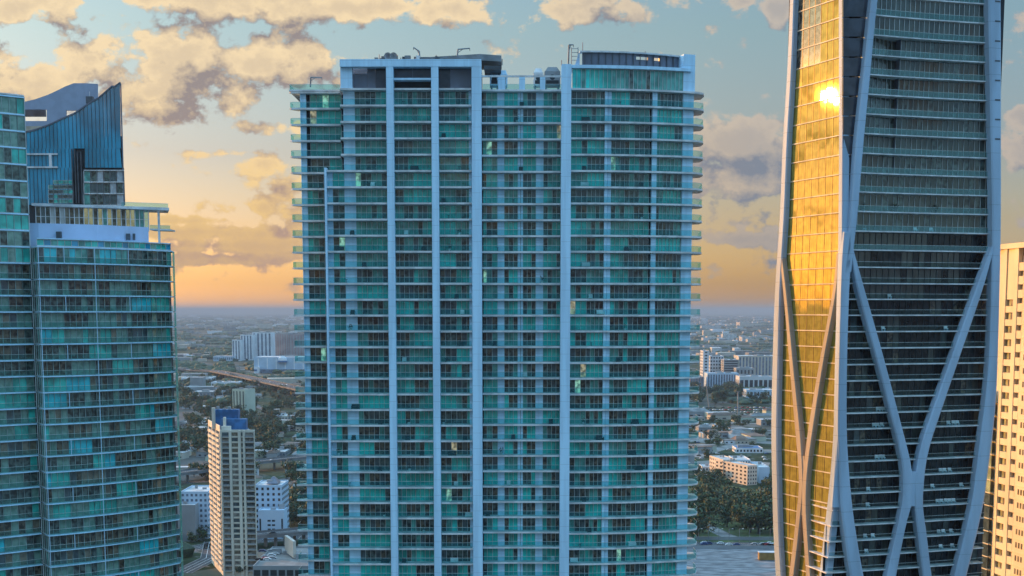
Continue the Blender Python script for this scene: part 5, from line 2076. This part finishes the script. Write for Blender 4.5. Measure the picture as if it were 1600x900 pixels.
    for u_ in (-.14, .03):
        for f in (.3, .45, .6):
            k = MB()
            k.prism([pt2(u_ * W2, -.1), pt2((u_ + .12) * W2, -.1), pt2((u_ + .12) * W2, .02), pt2(u_ * W2, .02)], H2 * f, H2 * f + 1.1, M['win'])
            w.add(k)
    w.flush()
    block('office_block', 'white block with a blank grey end wall, left of the slim cream tower', 'building', 284, 326, 768, 842, 30, 'b_blue', 'r_white', cols=6, rows=9, wm='win2')
    block('blank_block', 'dark grey blank block in front of the white one, beside the left tower', 'building', 278, 306, 789, 846, 18, 'b_grey', 'r_white', cols=0)
    # parking deck at the lower edge
    T, c, W, H, pt = block('parking_deck', 'grey parking deck with square openings along its front, at the lower edge', 'building', 396, 486, 884, 925, 55, 'b_grey', 'concrete', cols=7, rows=2, wm='dark', frac=.78)
    k = MB()
    o, o2 = G(445, 862, H), G(458, 872, H)
    k.prism([(o.x, o.y), (o2.x, o2.y), (o2.x + 1.5, o2.y + 1), (o.x + 1.5, o.y + 1)], H + .2, H + 9, M['b_peach'])
    k.build('ramp_wall', T)
    # --- right gap, far to near
    block('stadium', 'pale dome roofed stadium far off near the horizon in the right gap', 'building', 1156, 1172, 503.5, 510, 200, 'b_beige', 'r_white')
    specs = [
        ('tower_block', 'tall narrow white block beside the wide teal tower, right gap', 1098, 1107, 548, 605, 40, 'haze_wall', 1, 12, 'grid', .4),
        ('tower_block', 'white block with a dark gridded front, second from the teal tower', 1109, 1130, 556, 594, 40, 'haze_wall', 5, 7, 'grid', .55),
        ('office_block', 'grey office block with long dark window bands, middle of the right gap', 1130.5, 1153, 562, 596, 50, 'b_grey', 1, 9, 'grid', .92),
        ('courthouse', 'long beige building with tall columns, right gap', 1153.5, 1215, 556, 596, 60, 'b_beige', 12, 1, 'strip', .5),
        ('office_block', 'dark blue grey glass block, below the white gridded block', 1105, 1154, 583, 607, 40, 'b_blue', 12, 1, 'strip', .62),
        ('low_block', 'low grey rounded hall in front of the columned building', 1150, 1178, 575, 600, 30, 'b_grey', 5, 2, 'grid', .4),
        ('office_block', 'white wide block with dark square openings, beside the exoskeleton tower', 1155, 1207, 588, 612, 40, 'haze_wall', 7, 1, 'grid', .7),
        ('low_block', 'low bright pale blue hall below the white wide block', 1166, 1209, 609, 622, 40, 'b_blue', 8, 1, 'grid', .4),
        ('low_block', 'low pale red hall against the teal tower, right gap', 1078, 1099, 589, 608, 40, 'b_red', 5, 1, 'strip', .4),
    ]
    for nme, lab, a, b_, yt_, yb_, dep, wl, cc, rr, st, fr in specs:
        block(nme, lab, 'building', a, b_, yt_, yb_, dep, wl, 'r_white', cols=cc, rows=rr, style=st, frac=fr, wm='win2' if st == 'strip' else 'win')
    # peach apartments round a court
    block('peach_apartments', 'peach apartment wing on the left of the court, low sun on its end', 'building', 1129, 1152, 718, 750, 34, 'b_peach', 'r_white', cols=6, rows=5, yaw=.2, frac=.4)
    block('peach_apartments', 'white middle wing between the two peach wings', 'building', 1147, 1172, 718, 746, 30, 'b_white', 'r_white', cols=6, rows=5, frac=.4)
    block('peach_apartments', 'peach apartment wing on the right of the court, next to a pale blue wall', 'building', 1166, 1184, 727, 758, 50, 'b_peach', 'r_white', cols=4, rows=5, yaw=.4, frac=.4)
    block('peach_apartments', 'pale blue end block right of the peach wings', 'building', 1186, 1202, 730, 755, 40, 'b_blue', 'r_white', cols=0)
    block('low_block', 'long low shed with a bright blue roof above the peach apartments', 'building', 1150, 1192, 700, 708, 24, 'b_white', 'r_blue', cols=8, rows=1)
    block('low_block', 'small white gabled house left of the peach apartments, by the trees', 'building', 1097, 1117, 729, 742, 18, 'b_white', 'r_white', cols=4, rows=2)
    # park strip, street and gravel lot
    k = MB()
    q = [G(1060, 850), G(1230, 850), G(1230, 775), G(1060, 745)]
    k.face([(p.x, p.y, .02) for p in q], M['lawn'])
    k.build('lawn', None, kind='structure')
    k = MB()
    q = [G(1040, 925), G(1260, 925), G(1260, 858), G(1040, 856.5)]
    k.face([(p.x, p.y, .02) for p in q], M['lot'])
    k.build('gravel_lot_ground', None, kind='structure')
    road([G(1010, 851).xy, G(1100, 850.5).xy, G(1240, 851.5).xy], 13, .03, None, 'street')
    road([G(1095, 818).xy, G(1112, 826).xy, G(1132, 836).xy, G(1152, 843).xy], 9, .035, M['concrete'], 'park_path', mark=False)
    for i in range(9):         # lamp posts along the street
        g = G(1075 + i * 16, 848.5)
        T = thing('street_lamp', 'slim street lamp at the edge of the street between grove and gravel lot', 'street lamp', g, 'street lamps by the gravel lot')
        k = MB()
        k.tube(g, (g.x, g.y, 9), .14, M['grey'], 6)
        k.build('pole', T)
        k = MB()
        k.tube((g.x, g.y, 9), (g.x + 1.8, g.y - 1.2, 9.3), .09, M['grey'], 5)
        k.build('arm', T)
        k = MB()
        k.box((g.x + 1.5, g.y - 1.5, 9.2), (g.x + 2.4, g.y - .9, 9.4), M['slab'])
        k.build('lamp_head', T)
    # low wall along the street
    for yy, lab in ((843.5, 'long low grey wall behind the street in the right gap'), (857.3, 'long low pale wall between the street and the gravel lot')):
        a, b_ = G(1030, yy), G(1240, yy + 1)
        T = thing('boundary_wall', lab, 'wall', (a.x, a.y, 0))
        k = MB()
        k.band([tuple(a.xy), tuple(b_.xy)], .5, 0, 2.0, M['b_grey'])
        k.build('wall', T)
        k = MB()
        k.band(offset([tuple(a.xy), tuple(b_.xy)], -.05), .6, 2.002, 2.2, M['concrete'])
        k.build('coping', T)
    # street pattern in the neighbourhood on the left and the yards on the right
    for pts, w in (([(283, 602), (395, 632), (486, 668)], 12), ([(279, 690), (330, 705), (398, 745)], 11), ([(400, 690), (440, 668), (486, 655)], 10), ([(279, 640), (360, 612), (420, 604)], 10), ([(400, 757), (486, 742)], 10), ([(279, 755), (322, 752)], 12),
                   ([(290, 860), (330, 852), (396, 846), (486, 838)], 16), ([(283, 895), (330, 872), (335, 846)], 12)):
        road([G(*p).xy for p in pts], w, .03, None, 'street', mark=w > 11)
    for pts in ([(1078, 668), (1150, 660), (1213, 664)], [(1078, 690), (1140, 682), (1213, 686)], [(1090, 712), (1150, 694), (1213, 672)], [(1078, 650), (1213, 653)]):
        road([G(*p).xy for p in pts], 14, .03, M['concrete'], 'yard_track', mark=False, kerb=False)
    # shipping container on the lot
    g0, g1 = G(1186, 876), G(1218, 876)
    T = thing('shipping_container', 'ochre container with a pale roof on the gravel lot beside the exoskeleton tower', 'container', ((g0.x + g1.x) / 2, g0.y, 0))
    k = MB()
    k.box((g0.x, g0.y, .35), (g1.x, g0.y + 4, 4.6), M['ochre'])
    k.build('body', T)
    k = MB()
    k.box((g0.x - .15, g0.y - .15, 4.602), (g1.x + .15, g0.y + 4.15, 4.9), M['r_white'])
    k.build('roof', T)
    k = MB()
    for i in range(14):
        xx = g0.x + (g1.x - g0.x) * (i + .5) / 14
        k.box((xx - .1, g0.y - .1, .5), (xx + .1, g0.y - .002, 4.5), M['ochre'])
    k.build('corrugation', T)
    k = MB()
    for xx in (g0.x + .5, g1.x - .9):
        k.box((xx, g0.y, 0), (xx + .4, g0.y + 4, .349), M['dgrey'])
    k.build('skid', T)
    # slender masts
    for (a, yt_, yb_, lab) in ((1108, 602, 637, 'thin pale mast leaning over the trees beside the teal tower'), (1153, 612, 652, 'thin mast in front of the storage yard, middle of the right gap'), (374, 573, 586, 'short pale pylon on the motorway bridge bend')):
        g = G(a, yb_)
        T = thing('mast', lab, 'mast', g)
        k = MB()
        top = P(a - (4 if a == 1108 else 0), yt_, g.y)
        k.tube(g, top, .9 if a != 374 else 1.6, M['concrete'], 6)
        k.build('pole', T)
        k = MB()
        k.box((top.x - 2.5, top.y - .4, top.z), (top.x + 2.5, top.y + .4, top.z + .6), M['concrete'])
        k.build('lamp_bar', T)
    houses()
    trees()
    cars(decks)


M['water'] = mat('bay_water', (.03, .07, .09), .12, var=.3, nscale=.05, bump=.15)
M['win3'] = mat('taupe_blind_window', (.22, .20, .17), .3, var=.4, nscale=.6)
M['ochre'] = mat('ochre_steel', (.34, .19, .05), .6, var=.15, nscale=.4)


def slim_tower():
    Y = 690.0
    c0, c1 = P(343.5, 672, Y), P(398, 676, Y)
    zt = c0.z
    dl = Vector((-.40, 1)).normalized()
    A, B = Vector((c0.x, c0.y)), Vector((c1.x, c1.y))
    T = thing('slim_tower', 'slim cream apartment tower with a bright blue roof block, in the left gap', 'tower', (A.x + 9, Y + 15, 0))
    C_, D_ = B + dl * 42, A + dl * 42
    k = MB()
    k.prism([tuple(A), tuple(B), tuple(C_), tuple(D_)], 0, zt - .8, M['cream2'])
    k.build('wall', T)
    k = MB()
    k.prism([tuple(A + Vector((.5, .5))), tuple(B + Vector((-.5, .5))), tuple(C_ + Vector((-.5, -.5))), tuple(D_ + Vector((.5, -.5)))], zt - .79, zt - .6, M['r_white'])
    k.build('roof', T)
    k = MB()
    k.band([tuple(A), tuple(B)], .4, zt - .795, zt + .2, M['cream2'])
    k.band([tuple(D_ - dl * .1), tuple(A + dl * .41)], .4, zt - .795, zt + 2.4, M['cream2'])
    k.build('parapet', T)
    FH = 2.95
    n = int(zt / FH)
    W = B.x - A.x
    bal, win, fins, sl = Pieces('balcony', T), Pieces('window', T), Pieces('pilaster', T), Pieces('side_slab', T)
    for f0, f1, pr in ((0, .05, .5), (.26, .33, .9), (.52, .60, .9), (.66, .72, .9), (.97, 1.0, .5)):
        k = MB()
        k.box((A.x + W * f0, Y - pr, 0), (A.x + W * f1, Y - .002, zt - .2), M['cream2'])
        fins.add(k)
    for i in range(n):
        z = zt - .9 - FH * (i + 1)
        if z < 1:
            break
        for f0, f1, b in ((.06, .255, 1), (.335, .515, 0), (.605, .655, 0), (.725, .965, 1)):
            k = MB()
            k.box((A.x + W * f0, Y - .05, z + (.2 if b else .7)), (A.x + W * f1, Y + .02, z + FH - .35), M[random.choice(('win3', 'win3', 'g_tan', 'g_grey'))])
            win.add(k, f1 - f0)
            if b:
                k = MB()
                k.box((A.x + W * f0 + .02, Y - 1.2, z - .1), (A.x + W * f1 - .02, Y - .06, z + .08), M['cream2'])
                k.box((A.x + W * f0 + .02, Y - 1.2, z + .081), (A.x + W * f1 - .02, Y - 1.1, z + .9), M['b_grey'])
                bal.add(k)
            else:
                k = MB()
                k.box((A.x + W * f0, Y - .12, z - .15), (A.x + W * f1, Y - .003, z + .65), M['cream2'])
                sl.add(k)
        # balconies of the sunny side
        for t0, t1 in ((2, 13), (15, 27), (29, 40)):
            p0, p1 = A + dl * t0, A + dl * t1
            nl = Vector((-dl.y, dl.x))
            k = MB()
            k.prism([tuple(p1 + nl * .6), tuple(p0 + nl * .6), tuple(p0 + nl * .03), tuple(p1 + nl * .03)], z - .1, z + 1.3, M['cream2'])
            bal.add(k, .05)
            k = MB()
            k.prism([tuple(p1 + nl * .06), tuple(p0 + nl * .06), tuple(p0 - nl * .05), tuple(p1 - nl * .05)], z + 1.31, z + FH - .12, M['win'])
            win.add(k, .05)
    for p in (bal, win, fins, sl):
        p.flush()
    # blue roof blocks
    for (xa, xb, ya_, yb_, d, m_, nme) in ((334, 372, 640, 662, 16, 'r_blue', 'roof_block'), (345, 384, 655, 676, 8, 'r_blue', 'roof_block'), (331, 335, 637, 662, 14, 'cream2', 'roof_pier'), (349, 352, 652, 676, 5, 'cream2', 'roof_pier'), (346, 360, 666, 678, 3, 'cream2', 'roof_block')):
        y = Y + d
        a, b = P(xa, yb_, y), P(xb, ya_, y)
        k = MB()
        k.box((a.x, y, zt - .59), (b.x, y + (5 if m_ == 'r_blue' else 2), b.z), M[m_])
        k.build(nme, T)
    for xx, yy in ((340, 637), (350, 640), (358, 638), (366, 641), (355, 650)):
        p = P(xx, yy, Y + 17)
        k = MB()
        k.box((p.x - .7, p.y, p.z - 1.2), (p.x + .7, p.y + 1.5, p.z + .8), M['b_grey'])
        k.build('roof_unit', T)


M['cream2'] = mat('pale_cream_render', (.68, .62, .52), .8, var=.1, nscale=.08, stretch=(1, 1, .4))


def haze():
    m = bpy.data.materials.new('air')
    m.use_nodes = True
    t = m.node_tree
    t.nodes.remove(t.nodes['Principled BSDF'])
    vnode = t.nodes.new('ShaderNodeVolumePrincipled')
    vnode.inputs['Color'].default_value = (.32, .42, .54, 1)
    vnode.inputs['Density'].default_value = HAZE
    vnode.inputs['Anisotropy'].default_value = 0.0
    t.links.new(vnode.outputs[0], t.nodes['Material Output'].inputs['Volume'])
    k = MB()
    k.box((-62500, -8500, -1), (62500, 125000, 235), m)
    k.build('haze', None, kind='stuff')


HAZE = 6e-5
centre_tower()
left_tower()
sail_tower()
exo_tower()
gold_tower()
city()
haze()
